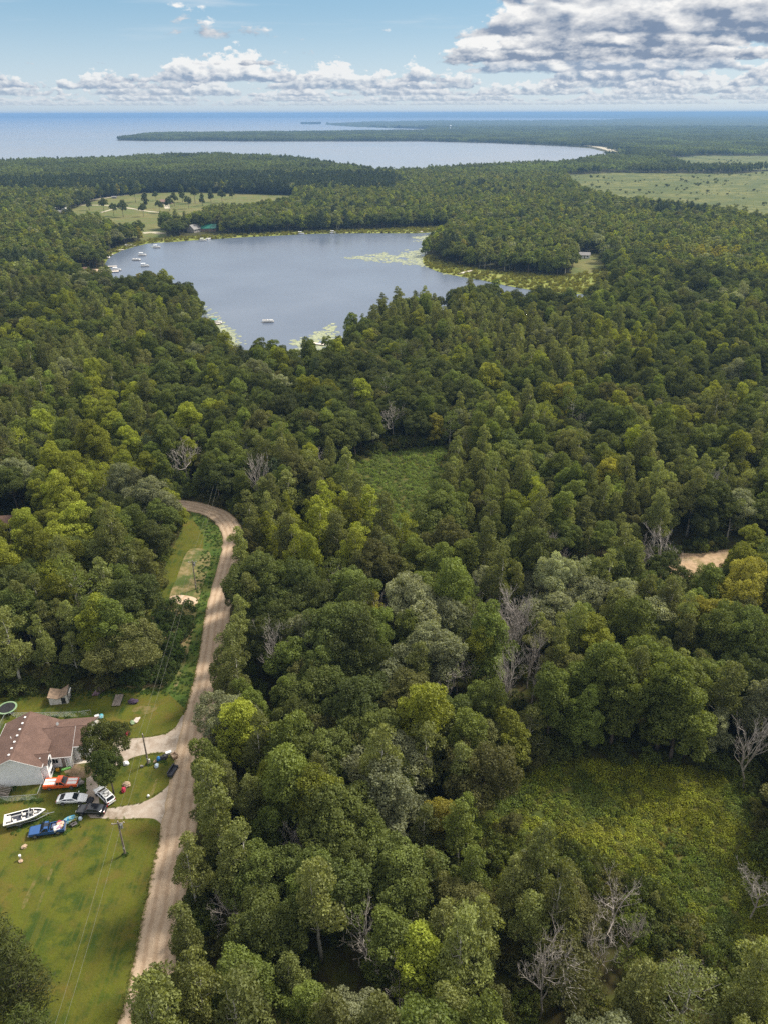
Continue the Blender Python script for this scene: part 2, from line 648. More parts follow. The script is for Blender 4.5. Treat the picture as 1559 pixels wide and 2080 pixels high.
def road_material():
    m, t, out = new_mat('gravel_road')
    p = t.new('ShaderNodeBsdfPrincipled')
    p.inputs['Roughness'].default_value = 0.95
    p.inputs['Specular IOR Level'].default_value = 0.1
    t.l.new(p.outputs[0], out.inputs['Surface'])
    at = t.new('ShaderNodeAttribute', attribute_type='GEOMETRY', attribute_name='across')
    g = t.new('ShaderNodeNewGeometry')
    a = t.m('ADD', at.outputs['Fac'], t.m('MULTIPLY', t.m('SUBTRACT', t.noise(g.outputs['Position'], 0.25, 3.0), 0.5), 0.16))
    # wheel tracks: packed, paler; loose gravel between and at the rims
    w = t.m('ABSOLUTE', t.m('SINE', t.m('MULTIPLY', a, 3.14159 * 4)))
    col = t.mix(t.m('MULTIPLY', t.sstep(0.30, 0.9, w), 0.75), (0.375, 0.27, 0.18), (0.485, 0.37, 0.26))
    rim = t.m('ABSOLUTE', t.m('SUBTRACT', at.outputs['Fac'], 0.5))
    col = t.mix(t.m('MULTIPLY', t.sstep(0.38, 0.5, rim), 0.5), col, (0.26, 0.20, 0.12))
    n = t.noise(g.outputs['Position'], 0.6, 6.0, 0.7)
    col = t.mix(t.sstep(0.35, 0.75, n), col, t.mix(1.0, col, (0.74, 0.72, 0.70), 'MULTIPLY'))
    f = t.noise(g.outputs['Position'], 7.0, 4.0, 0.7)
    col = t.mix(t.sstep(0.4, 0.8, f), col, t.mix(1.0, col, (0.7, 0.7, 0.7), 'MULTIPLY'))
    t.l.new(col, p.inputs['Base Color'])
    b = t.new('ShaderNodeBump')
    b.inputs['Distance'].default_value = 0.03
    t.l.new(t.m('ADD', f, t.m('MULTIPLY', w, 0.6)), b.inputs['Height'])
    t.l.new(b.outputs[0], p.inputs['Normal'])
    return m


ROADMAT = road_material()
rd = strip('gravel_road', ROAD_MID, ROAD_W, 0.024, ROADMAT, 0.10, 4, 9)
av = rd.data.attributes.new('across', 'FLOAT', 'POINT')
av.data.foreach_set('value', np.tile(np.linspace(0, 1, 9), len(ROAD_MID)))

# ---- zones (ground polygons; the near rim of a clearing is where treetops hide it)
OPEN_WEST = poly([(-500, 2400), (-500, 1432), (0, 1418), (100, 1409), (200, 1403), (258, 1395), (296, 1372), (298, 1300),
                  (302, 1236), (318, 1215), (328, 1180), (342, 1130), (364, 1090), (376, 1052), (380, 1039), (410, 1045),
                  (446, 1073), (453, 1098), (424, 1220), (392, 1390), (364, 1500), (333, 1650), (262, 2000), (205, 2200), (150, 2400)])
CORRIDOR = poly([(258, 1395), (306, 1300), (312, 1236), (345, 1226), (398, 1226), (380, 1300), (352, 1375), (330, 1398), (290, 1402)])
MEADOW = poly([(975, 1640), (1035, 1592), (1080, 1560), (1165, 1540), (1300, 1548), (1430, 1562), (1500, 1580), (1530, 1650),
               (1545, 1740), (1600, 1830), (1650, 2000), (1520, 1945), (1390, 1868), (1260, 1790), (1130, 1728), (1010, 1690)])
BRUSH = poly([(960, 1650), (1010, 1690), (1130, 1728), (1260, 1790), (1390, 1868), (1520, 1945), (1650, 2000), (1700, 2250),
              (1560, 2170), (1400, 2010), (1230, 1900), (1080, 1830), (960, 1760)])
GLADE = poly([(665, 968), (700, 950), (760, 926), (830, 911), (900, 905), (925, 925), (915, 985, 4), (890, 1042, 12), (800, 1056, 13),
              (735, 1016, 13), (690, 980, 8)])
TRACK_GAP = poly([(1350, 1144), (1400, 1132), (1470, 1128), (1470, 1156, 12), (1400, 1170, 12), (1350, 1172, 12)])
TRACK = smooth_line([G(*p)[:2] for p in [(1120, 1190), (1200, 1176), (1290, 1166), (1370, 1150), (1440, 1138), (1560, 1118), (1750, 1100)]], 5)
LAKE = smooth_line(poly([(220, 556), (214, 536), (222, 522), (246, 510), (275, 501), (300, 495), (345, 491), (400, 488), (480, 483), (560, 479),
             (640, 475), (720, 474), (790, 474), (850, 474), (905, 470), (908, 478), (888, 492), (870, 508), (860, 525), (864, 538),
             (892, 551), (940, 560), (1010, 569), (1090, 579), (1150, 582), (1200, 573), (1212, 568),
             (1200, 590, 13), (1100, 588, 14), (1000, 580, 14), (960, 576, 14), (900, 580, 14), (850, 590, 14), (790, 601, 14),
             (742, 622, 14), (703, 652, 14), (685, 682, 13), (676, 700, 12), (640, 708, 12), (590, 710, 12), (540, 700, 13),
             (490, 700, 12), (452, 698, 6), (428, 690), (436, 664), (420, 648), (418, 628, 9), (404, 600, 12), (380, 576, 12),
             (340, 557, 12), (290, 552, 12), (252, 558, 12), (236, 584, 8), (226, 574, 4)]), 3, True)
PARK = poly([(120, 438), (165, 418), (210, 402), (300, 392), (380, 390), (500, 394), (600, 397), (600, 406, 8), (520, 408, 14), (430, 415, 15),
             (385, 428, 15), (330, 430, 15), (292, 447, 15), (240, 449, 15), (205, 433, 15), (150, 436, 12)])
FEN = poly([(1140, 356), (1250, 351), (1320, 352), (1500, 353), (1559, 347), (1760, 347), (1760, 470, 8), (1559, 446, 8), (1450, 428, 8), (1350, 418, 8),
            (1270, 408, 8), (1200, 394, 8), (1160, 375, 8)])
FEN2 = poly([(1340, 324), (1420, 316), (1559, 317), (1700, 316), (1700, 335), (1559, 338, 6), (1500, 336, 8), (1400, 335, 8)])
COVE = poly([(283, 482), (300, 470), (335, 468), (338, 478), (330, 490), (300, 494)])
REED_FAR = poly([(335, 493), (400, 488), (480, 483), (560, 479), (640, 475), (720, 474), (790, 474), (850, 474), (905, 470), (930, 474), (930, 460), (850, 463),
                 (720, 468), (600, 471), (500, 476), (420, 479), (338, 482)])
REED_EAST = smooth_line(poly([(858, 528), (864, 540), (892, 553), (940, 563), (985, 571), (1040, 583), (1110, 594), (1180, 598), (1240, 590), (1240, 566), (1226, 545), (1195, 552),
                  (1160, 560), (1080, 558), (960, 545), (900, 533), (878, 519)]), 3, True)
REED_WEST = poly([(214, 536), (222, 522), (246, 510), (275, 501), (300, 495), (345, 491), (322, 484), (285, 490), (250, 500), (222, 512), (205, 524)])
SPIT = poly([(428, 686), (436, 664), (420, 648), (405, 655), (408, 690), (430, 700)])
RESORT = poly([(140, 552), (190, 546), (220, 548), (226, 562), (206, 570, 5), (150, 566, 8)])
YARD2 = poly([(1165, 520), (1215, 515), (1225, 545), (1195, 556), (1160, 560)])
BAY = poly([(-2500, 325, 12), (-700, 325, 12), (0, 324, 12), (90, 321, 12), (200, 319, 12), (310, 312, 12), (420, 310, 12), (560, 314, 12), (640, 322, 12),
            (720, 334, 12), (800, 342, 12), (870, 338, 12), (950, 334, 12), (1040, 330, 12), (1100, 326, 12), (1160, 326, 10), (1210, 318, 8),
            (1232, 314, 2), (1232, 310), (1200, 302), (1150, 297.5), (1000, 291), (860, 287.5), (700, 287.5), (500, 287.5), (400, 286.5), (300, 286.5),
            (240, 285.5), (230, 283), (100, 282.5), (-2500, 282.5)])
OUTER = poly([(-2500, 284.5), (100, 284), (228, 283.6), (236, 279.5, 9), (300, 269, 13), (340, 267.5, 14), (600, 265.5, 14), (860, 263, 13), (868, 262.4),
              (800, 260.5), (720, 257.5), (680, 255), (664, 252.5), (690, 250, 12), (760, 247.5, 10), (860, 248), (1000, 247.6), (1215, 247)] )
OUTER = np.vstack([OUTER, [[5200, 15500], [2500, 20500], [-6000, 23500], [-40000, 26000], [-60000, 20000]]])
ISLET = poly([(611, 252.3), (630, 252.8), (652, 252.5), (652, 251), (630, 250.4), (612, 251)])

LAND_OPEN = [OPEN_WEST, MEADOW, GLADE, TRACK_GAP, LAKE, PARK, FEN, FEN2, COVE, REED_FAR, REED_EAST, REED_WEST, SPIT, RESORT, YARD2, BAY, OUTER]

VIEW_GAPS = [(np.array(G(px, py)[:2]), 70.0) for px, py in ((1205, 300), (1222, 304), (1238, 309), (1243, 315), (1240, 321))]
for px, py, r in [(903, 641, 5), (122, 434, 10), (395, 473, 9), (428, 471, 9), (14, 1074, 6.5), (700, 283, 1), (1178, 545, 6)]:
    g = np.array(G(px, py)[:2])
    d_ = g / np.linalg.norm(g)
    n_ = min(12, int(0.13 * np.linalg.norm(g) / (r * 0.9)) + 1)
    for k in range(n_):
        VIEW_GAPS.append((g - d_ * (k * r * 0.9), r * (1 - 0.5 * k / n_)))
sheet('lawn', OPEN_WEST, 0.008, LAWN)
VERGE = poly([(392, 1052), (388, 1039), (410, 1045), (446, 1073), (454, 1100), (448, 1130), (424, 1220), (404, 1330), (392, 1390), (377, 1440),
              (330, 1398), (352, 1375), (380, 1300), (398, 1226), (400, 1170), (412, 1120), (415, 1090)])
VERGEM = ground_mat('verge_weeds', [(0.05, 0.085, 0.014), (0.07, 0.11, 0.016), (0.085, 0.10, 0.02)], [5, 2], bump=0.1)
sheet('verge', VERGE, 0.014, VERGEM)
sheet('dry_patch', smooth_line(poly([(380, 1122), (405, 1114), (424, 1120), (428, 1140), (412, 1190), (400, 1222), (350, 1224), (346, 1208), (358, 1178)]), 4, True), 0.018, DRYGRASS)
sheet('sand_patch', smooth_line(poly([(346, 1222), (348, 1211), (372, 1209), (396, 1214), (402, 1224), (385, 1230), (362, 1226)]), 4, True), 0.022, SAND)
sheet('dirt_path', smooth_line(poly([(402, 1228), (396, 1262), (386, 1310), (376, 1350), (360, 1395), (352, 1402), (366, 1350), (378, 1300), (388, 1258), (396, 1228)]), 4, True), 0.019, DRYGRASS)
sheet('corridor_ground', CORRIDOR, 0.013, DRYGRASS)
sheet('meadow', smooth_line(MEADOW, 3, True), 0.010, MEADOWM)
sheet('brush_ground', BRUSH, 0.006, MEADOWM)
sheet('glade', smooth_line(GLADE, 3, True), 0.010, MEADOWM)
TRACKSAND = ground_mat('orange_sand', [(0.34, 0.23, 0.14), (0.22, 0.17, 0.085), (0.40, 0.28, 0.18)], [4, 1.2], bump=0.03)
strip('dirt_track', TRACK, 7.0, 0.02, TRACKSAND, 0.6, 3)
sheet('dirt_clearing', smooth_line(poly([(1340, 1150), (1385, 1136), (1450, 1132), (1460, 1142), (1420, 1152), (1400, 1172), (1360, 1170)]), 4, True), 0.012, TRACKSAND)
sheet('driveway', smooth_line(poly([(232, 1503), (258, 1500), (300, 1498), (335, 1491), (358, 1476), (372, 1452), (384, 1470), (378, 1500), (372, 1528),
      (345, 1528), (310, 1530), (275, 1537), (250, 1548), (232, 1552)]), 3, True), 0.018, DRIVE)
sheet('driveway', smooth_line(poly([(206, 1640), (240, 1639), (280, 1632), (312, 1620), (338, 1600), (352, 1588), (350, 1630), (334, 1678), (326, 1672), (312, 1663),
      (280, 1662), (240, 1664), (205, 1662), (178, 1655), (176, 1600), (178, 1572), (196, 1570), (200, 1600)]), 3, True), 0.0185, DRIVE)
sheet('yard_dirt', smooth_line(poly([(135, 1556), (175, 1552), (190, 1566), (178, 1580), (150, 1578), (132, 1570)]), 3, True), 0.020, DIRT)
WORN = ground_mat('worn_grass', [(0.115, 0.100, 0.026), (0.075, 0.082, 0.012), (0.15, 0.12, 0.045), (0.06, 0.078, 0.010)], [1.5, 0.8, 2.2], bump=0.03)
for pts in ([(84, 1760), (90, 1758), (70, 1800), (52, 1842), (44, 1842), (60, 1805)], [(108, 1752), (114, 1752), (96, 1800), (80, 1848), (74, 1846), (92, 1798)],
            [(316, 1585), (322, 1584), (312, 1612), (300, 1630), (296, 1628), (308, 1606)], [(270, 1440), (300, 1432), (320, 1438), (300, 1450), (276, 1450)]):
    sheet('worn_grass_patch', smooth_line(poly(pts), 4, True), 0.0155, WORN)

# ---- lakes
sheet('lake', LAKE, 0.05, WATER)
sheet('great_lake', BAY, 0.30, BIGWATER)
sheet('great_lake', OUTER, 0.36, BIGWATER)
sheet('islet', ISLET, 1.2, FARM)
sheet('park_lawn', PARK, 0.03, FIELDM)
sheet('fen', FEN, 0.03, FENM)
sheet('fen', FEN2, 0.03, FENM)
sheet('cove_grass', smooth_line(COVE, 4, True), 0.06, FIELDM)
sheet('reed_bed', REED_FAR, 0.12, REEDM)
sheet('reed_bed', REED_EAST, 0.12, REEDM)
sheet('reed_bed', REED_WEST, 0.12, REEDM)
sheet('shore_grass', SPIT, 0.10, REEDM)
sheet('resort_lot', RESORT, 0.08, SAND)
sheet('shore_lot', smooth_line(YARD2, 4, True), 0.15, FIELDM)
for i, (pts, w) in enumerate([([(160, 417), (205, 417), (250, 421), (300, 429), (335, 432)], 5), ([(205, 432), (232, 424), (250, 418)], 4),
                              ([(130, 415), (200, 404), (255, 396), (300, 391), (345, 388)], 9), ([(290, 474), (310, 472), (332, 475)], 9),
                              ([(336, 408), (341, 424)], 6)]):
    strip('park_path', smooth_line([G(*p)[:2] for p in pts], 6), w, 0.07 + 0.01 * i, PATHM, 0.3, i)
strip('causeway', smooth_line([G(*p)[:2] for p in [(1190, 296), (1215, 299.5), (1236, 305), (1246, 312), (1244, 318)]], 6), 26, 0.9, PATHM, 1.0, 9)


# ================================================================ trees
def np_mesh(name, V, Fq, leaf=None, mats=(), mi=None, smooth=False):
    me = bpy.data.meshes.new(name)
    V = np.asarray(V, np.float32)
    me.vertices.add(len(V))
    me.vertices.foreach_set('co', V.ravel())
    loops = sum(len(f) for f in Fq) if isinstance(Fq, list) else Fq.size
    if isinstance(Fq, list):
        tot = np.array([len(f) for f in Fq], np.int32)
        idx = np.concatenate([np.asarray(f, np.int32) for f in Fq])
    else:
        tot = np.full(len(Fq), Fq.shape[1], np.int32)
        idx = Fq.astype(np.int32).ravel()
    me.loops.add(loops)
    me.loops.foreach_set('vertex_index', idx)
    me.polygons.add(len(tot))
    me.polygons.foreach_set('loop_start', np.concatenate([[0], np.cumsum(tot)[:-1]]).astype(np.int32))
    me.polygons.foreach_set('loop_total', tot)
    if mi is not None:
        me.polygons.foreach_set('material_index', np.asarray(mi, np.int32))
    if smooth:
        me.polygons.foreach_set('use_smooth', np.ones(len(tot), bool))
    if leaf is not None:
        a = me.attributes.new('leaf', 'FLOAT', 'FACE')
        a.data.foreach_set('value', np.asarray(leaf, np.float32))
    for m in mats:
        me.materials.append(m)
    me.update(calc_edges=True)
    return me


def unit(a):
    return a / np.maximum(np.linalg.norm(a, axis=-1, keepdims=True), 1e-9)


def leaf_cards(P, N, ln, wd, rg, out=None, spray=0.0):
    """one rhombic leaf spray per point; a share of them stand out along the shoots"""
    n = len(P)
    r = rg.normal(size=(n, 3))
    T = unit(np.cross(N, r))
    if out is not None and spray > 0:
        k = rg.random(n) < spray
        D = unit(out[k] * 0.8 + np.array([0, 0, 0.75]) + rg.normal(size=(k.sum(), 3)) * 0.35)
        T[k] = D
        N = N.copy()
        N[k] = unit(np.cross(D, rg.normal(size=(k.sum(), 3))))
    B = np.cross(N, T)
    ln = ln * (0.65 + 0.7 * rg.random((n, 1)))
    wd = wd * (0.65 + 0.7 * rg.random((n, 1)))
    c = P - N * (0.12 * ln)
    V = np.stack([P - T * ln / 2, c - B * wd / 2 + N * 0.06 * ln, P + T * ln / 2, c + B * wd / 2 + N * 0.06 * ln], 1).reshape(-1, 3)
    Fq = np.arange(4 * n).reshape(n, 4)
    return V, Fq


def clump_leaves(C, Rr, cc, per, ln, wd, rg, flat=0.8, up=0.35, rnd=0.5, cull=-0.3, spray=0.0):
    """leaf sprays on the outer shells of clumps C (k,3) with radii Rr"""
    Ps, Ns, Ls, Os = [], [], [], []
    for c, r in zip(C, Rr):
        n = max(4, int(per * (r / np.mean(Rr)) ** 2))
        d = unit(rg.normal(size=(n, 3)))
        out = unit(c - cc + d * r * 0.6)
        keep = (d * out).sum(1) > cull
        d, out = d[keep], out[keep]
        fl = flat * (0.8 + 0.55 * rg.random())
        p = c + d * np.array([1, 1, fl]) * r * (0.62 + 0.5 * rg.random((len(d), 1)))
        nn = unit(d * 0.6 + out * 0.35 + np.array([0, 0, up]) + rg.normal(size=d.shape) * rnd)
        Ps.append(p)
        Ns.append(nn)
        Os.append(out)
        Ls.append(np.clip(0.5 * rg.random() + 0.5 * rg.random(len(d)), 0, 1))
    P, N, L = np.vstack(Ps), np.vstack(Ns), np.concatenate(Ls)
    V, Fq = leaf_cards(P, N, ln, wd, rg, np.vstack(Os), spray)
    return V, Fq, L


def wood(rg, h, base, tips, r0, lean=0.3, mid=0.75, n=5, limbs=None):
    """tapered trunk and limbs reaching the clumps"""
    mb = MB()
    k = 6
    off = rg.normal(size=2) * lean
    path = [Vector((off[0] * (i / k) ** 1.5 + rg.normal() * 0.05, off[1] * (i / k) ** 1.5 + rg.normal() * 0.05, h * mid * i / k)) for i in range(k + 1)]
    path[0] = Vector((0, 0, -0.3))
    rad = [r0 * (1.25 if i == 0 else 1 - 0.8 * i / k) for i in range(k + 1)]
    mb.tube(path, rad, 7)
    for tpt in tips:
        tpt = Vector(tpt)
        zz = max(base * 0.8, min(tpt.z - 0.45 * math.hypot(tpt.x, tpt.y) - 0.4, h * mid * 0.97))
        f = zz / (h * mid) * k
        i = min(int(f), k - 1)
        st = path[i].lerp(path[i + 1], f - i)
        r = r0 * (1 - 0.8 * f / k) * 0.5
        m1 = st.lerp(tpt, 0.5) + Vector((rg.normal() * 0.15, rg.normal() * 0.15, -0.25))
        mb.tube([st, m1, tpt], [r, r * 0.6, 0.02], 4, False)
    return mb


def crown_clumps(kind, rg, h, nc):
    """clump centres and radii: boughs spread from the stem, each a head of clumps"""
    L = []      # lobe centre, radii
    if kind == 'oak':
        cz = h * 0.58
        nb = rg.integers(6, 9)
        for i in range(nb):
            a = 6.283 * i / nb + rg.normal() * 0.3
            q = h * rg.uniform(0.13, 0.24)
            z = h * rg.uniform(0.50, 0.72)
            r = h * rg.uniform(0.10, 0.15)
            L.append((np.array([math.cos(a) * q, math.sin(a) * q, z]), np.array([r, r, r * rg.uniform(0.8, 1.2)])))
        for i in range(2):
            L.append((np.array([rg.normal() * h * 0.06, rg.normal() * h * 0.06, h * rg.uniform(0.74, 0.84)]), np.array([0.13, 0.13, 0.13]) * h))
        cr = h * 0.056
    elif kind == 'maple':
        cz = h * 0.5
        nb = 9
        for i in range(nb):
            f = i / (nb - 1)
            a = 2.4 * i + rg.normal() * 0.4
            q = h * rg.uniform(0.08, 0.17) * (1 - 0.75 * f ** 2)
            r = h * rg.uniform(0.085, 0.135) * (1 - 0.25 * f)
            L.append((np.array([math.cos(a) * q, math.sin(a) * q, h * (0.34 + 0.54 * f)]), np.array([r, r, r * rg.uniform(1.0, 1.6)])))
        cr = h * 0.050
    elif kind == 'aspen':
        cz = h * 0.55
        nb = 8
        for i in range(nb):
            f = i / (nb - 1)
            a = 2.4 * i + rg.normal() * 0.5
            q = h * rg.uniform(0.03, 0.11) * (1 - 0.8 * f ** 1.5)
            r = h * rg.uniform(0.055, 0.085) * (1 - 0.45 * f)
            L.append((np.array([math.cos(a) * q, math.sin(a) * q, h * (0.38 + 0.56 * f)]), np.array([r, r, r * rg.uniform(1.2, 2.0)])))
        cr = h * 0.036
    else:
        cz = h * 0.3
        for i in range(6):
            a = i * 1.05 + rg.normal() * 0.3
            q = h * rg.uniform(0.15, 0.5)
            r = h * rg.uniform(0.25, 0.38)
            L.append((np.array([math.cos(a) * q, math.sin(a) * q, h * rg.uniform(0.3, 0.62)]), np.array([r, r, r])))
        cr = h * 0.17
    C, Rr = [], []
    tries = 0
    wt = np.array([l[1][0] ** 2 for l in L])
    wt /= wt.sum()
    while len(C) < nc and tries < 5000:
        tries += 1
        c0, rr = L[rg.choice(len(L), p=wt)]
        d = unit(rg.normal(size=3))
        if d[2] < -0.5:
            continue
        c = c0 + d * rr * rg.uniform(0.65, 1.08)
        r = cr * rg.uniform(0.6, 1.65)
        if any(np.linalg.norm(c - o) < 0.72 * (r + p) for o, p in zip(C, Rr)):
            continue
        C.append(c)
        Rr.append(r)
    return np.array(C), np.array(Rr), np.array([0, 0, cz - 0.1 * h])


def broadleaf(kind, seed, h, nc, per, ln, wd, rnd=0.72):
    rg = np.random.default_rng(seed)
    C, Rr, cc = crown_clumps(kind, rg, h, nc)
    V, Fq, L = clump_leaves(C, Rr, cc, per, ln, wd, rg, 0.9, 0.35, rnd, spray={'oak': 0.30, 'maple': 0.45, 'aspen': 0.6, 'shrub': 0.45}[kind])
    tips = C[rg.permutation(len(C))[:26]]
    base = h * (0.3 if kind != 'shrub' else 0.05)
    mb = wood(rg, h, base, tips, h * (0.018 if kind != 'aspen' else 0.0125), mid=0.8 if kind == 'aspen' else 0.7)
    return (V, Fq, L), mb


def conifer(kind, seed, h, per, ln, wd):
    rg = np.random.default_rng(seed)
    Ps, Ns, Ls = [], [], []
    tips = []
    lv = int(h * (1.5 if kind == 'spruce' else 1.0))
    for i in range(lv):
        f = i / (lv - 1)
        z = h * (0.10 + 0.88 * f) if kind == 'spruce' else h * (0.22 + 0.76 * f)
        rr = (h * 0.17 * (1 - f) ** 0.85 + 0.15) if kind == 'spruce' else h * 0.235 * (1 - f ** 2.2) ** 0.7 + 0.3
        nb = int(9 - 4 * f)
        a0 = rg.random() * 6.28
        for b in range(nb):
            a = a0 + 6.283 * b / nb + rg.normal() * 0.15
            L = rr * (0.75 + 0.4 * rg.random())
            n = int(per * (0.35 + L / rr * 0.65) * (0.5 + 0.7 * (1 - f)))
            t = rg.random(n) ** 0.7
            lat = rg.normal(size=n) * (0.16 * L * (0.3 + t) if kind == 'spruce' else 0.12 * L + 0.25)
            dz = (-0.35 * t * L if kind == 'spruce' else 0.28 * t ** 1.6 * L) + rg.normal(size=n) * (0.10 if kind == 'spruce' else 0.28)
            P = np.stack([np.cos(a) * t * L - np.sin(a) * lat, np.sin(a) * t * L + np.cos(a) * lat, z + dz], 1)
            o = np.array([math.cos(a), math.sin(a), 0.0])
            N = unit(o * 0.5 + np.array([0, 0, 0.6]) + rg.normal(size=P.shape) * 0.6)
            Ps.append(P)
            Ns.append(N)
            Ls.append(np.clip(0.5 * rg.random() + 0.5 * rg.random(n), 0, 1))
            if i % 2 == 0:
                tips.append((math.cos(a) * L * 0.9, math.sin(a) * L * 0.9, z + (-0.3 * L if kind == 'spruce' else 0.25 * L)))
    P, N, L = np.vstack(Ps), np.vstack(Ns), np.concatenate(Ls)
    V, Fq = leaf_cards(P, N, ln, wd, rg)
    mb = wood(rg, h, h * 0.1, tips[:40], h * 0.014, lean=0.1, mid=0.95)
    return (V, Fq, L), mb


def dead_tree(seed, h, spread, levels=5, r0=0.19, upw=0.35):
    """bare forking limbs"""
    rg = np.random.default_rng(seed)
    mb = MB()

    def grow(p, d, L, r, lev):
        n = 3
        pts = [p]
        dd = d.copy()
        for _ in range(n):
            dd = (dd + Vector(rg.normal(size=3)) * 0.16 + Vector((0, 0, 0.05))).normalized()
            pts.append(pts[-1] + dd * L / n)
        r = max(r, 0.016)
        mb.tube(pts, [r, r * 0.8, r * 0.65, r * 0.45], 5 if lev < 2 else 3, False)
        if lev >= levels:
            return
        for k in range(3 if lev else 6):
            i = n if k == 0 else rg.integers(1, n + 1) if lev else rg.integers(2, n + 1)
            nd = (dd + Vector(rg.normal(size=3)) * spread + Vector((0, 0, upw))).normalized()
            grow(pts[i], nd, L * (0.5 + 0.2 * rg.random()), r * 0.56, lev + 1)
    grow(Vector((0, 0, -0.3)), Vector((0, 0, 1)), h * 0.55, r0, 0)
    return mb


BARKS = {'oak': BARK, 'maple': BARK, 'aspen': PALE_BARK, 'shrub': BARK, 'pine': BARK, 'spruce': BARK}


class Proto:
    pass


PROTO = {}


def mk_proto(key, kind, parts, bark, leafm=None):
    (V, Fq, L), mb = parts
    p = Proto()
    p.key, p.kind = key, kind
    p.leafm, p.bark = leafm or LEAF, bark
    p.crown = np_mesh(key + '_crown', V, Fq, L, [p.leafm])
    p.trunk = mb.mesh(key + '_trunk', smooth=True)
    p.trunk.materials.append(bark)
    # joined version for the forest that is one mass
    tv = np.array([v.co[:] for v in p.trunk.vertices])
    tf = [tuple(f.vertices) for f in p.trunk.polygons]
    fs = [tuple(f) for f in Fq] + [tuple(i + len(V) for i in f) for f in tf]
    p.joined = np_mesh(key + '_whole', np.vstack([V, tv]), fs, np.concatenate([L, np.zeros(len(tf))]), [p.leafm, bark],
                       [0] * len(Fq) + [1] * len(tf))
    p.ob = bpy.data.objects.new(key, p.joined)
    PROTO[key] = p
    return p


for i in range(4):
    mk_proto(f'oak{i}', 'oak', broadleaf('oak', 10 + i, 13.0, 95, 300, 0.245, 0.15), BARK)
for i in range(4):
    mk_proto(f'maple{i}', 'maple', broadleaf('maple', 20 + i, 14.0, 95, 270, 0.25, 0.15), BARK)
for i in range(3):
    mk_proto(f'aspen{i}', 'aspen', broadleaf('aspen', 30 + i, 15.0, 85, 140, 0.24, 0.145, 0.75), PALE_BARK)
for i in range(2):
    mk_proto(f'sparse{i}', 'sparse', broadleaf('maple', 40 + i, 13.5, 60, 95, 0.25, 0.15, 0.8), PALE_BARK)
for i in range(2):
    mk_proto(f'shrub{i}', 'shrub', broadleaf('shrub', 50 + i, 2.6, 22, 110, 0.24, 0.14), BARK)
mk_proto('pine0', 'pine', conifer('pine', 60, 14.0, 60, 0.52, 0.13), BARK, NEEDLE)
mk_proto('pine1', 'pine', conifer('pine', 61, 13.0, 60, 0.52, 0.13), BARK, NEEDLE)
mk_proto('spruce0', 'spruce', conifer('spruce', 62, 12.0, 42, 0.42, 0.16), BARK, NEEDLE)
# coarser trees for the middle distance
for i in range(3):
    mk_proto(f'mid_oak{i}', 'oak', broadleaf('oak', 110 + i, 13.0, 70, 30, 0.85, 0.5), BARK)
for i in range(2):
    mk_proto(f'mid_maple{i}', 'maple', broadleaf('maple', 120 + i, 14.0, 70, 28, 0.85, 0.5), BARK)
for i in range(2):
    mk_proto(f'mid_aspen{i}', 'aspen', broadleaf('aspen', 130 + i, 15.0, 50, 22, 0.75, 0.45), PALE_BARK)
mk_proto('mid_pine0', 'pine', conifer('pine', 160, 15.0, 26, 0.9, 0.3), BARK, NEEDLE)
DEAD = [dead_tree(70, 11, 0.55), dead_tree(71, 9.5, 0.75, upw=0.2), dead_tree(72, 13, 0.38, upw=0.5), dead_tree(73, 10, 0.65)]
DEAD = [d.mesh(f'dead_tree_{i}') for i, d in enumerate(DEAD)]
for d in DEAD:
    d.materials.append(DEAD_WOOD)


def grove(seed, size, n, per, ln):
    """a patch of far woodland: many small crowns"""
    rg = np.random.default_rng(seed)
    Vs, Fs, Ls, off = [], [], [], 0
    g = int(math.sqrt(n))
    for i in range(g):
        for j in range(g):
            x = ((i + 0.5 + rg.normal() * 0.22) / g - 0.5) * size
            y = ((j + 0.5 + rg.normal() * 0.22) / g - 0.5) * size
            h = rg.uniform(7.5, 16.0)
            nc = 9
            wq = rg.uniform(0.6, 1.2)
            d = unit(rg.normal(size=(nc, 3)))
            d[:, 2] = np.abs(d[:, 2]) * 1.1 - 0.25
            C = np.array([x, y, h * 0.62]) + d * np.array([2.9 * wq, 2.9 * wq, h * 0.32])
            Rr = np.full(nc, 1.6) * (0.7 + 0.3 * wq) * (0.8 + 0.5 * rg.random(nc))
            V, Fq, L = clump_leaves(C, Rr, np.array([x, y, h * 0.4]), per, ln, ln * 0.7, rg)
            Vs.append(V)
            Fs.append(Fq + off)
            Ls.append(np.clip(L * 0.5 + 0.5 * rg.random(), 0, 1))
            off += len(V)
    me = np_mesh(f'grove{seed}', np.vstack(Vs), np.vstack(Fs), np.concatenate(Ls), [LEAF])
    o = bpy.data.objects.new(f'grove{seed}', me)
    p = Proto()
    p.ob = o
    PROTO[f'grove{seed}'] = p
    return p


for i in range(5):
    grove(i, 42.0, 36, 14, 1.7)


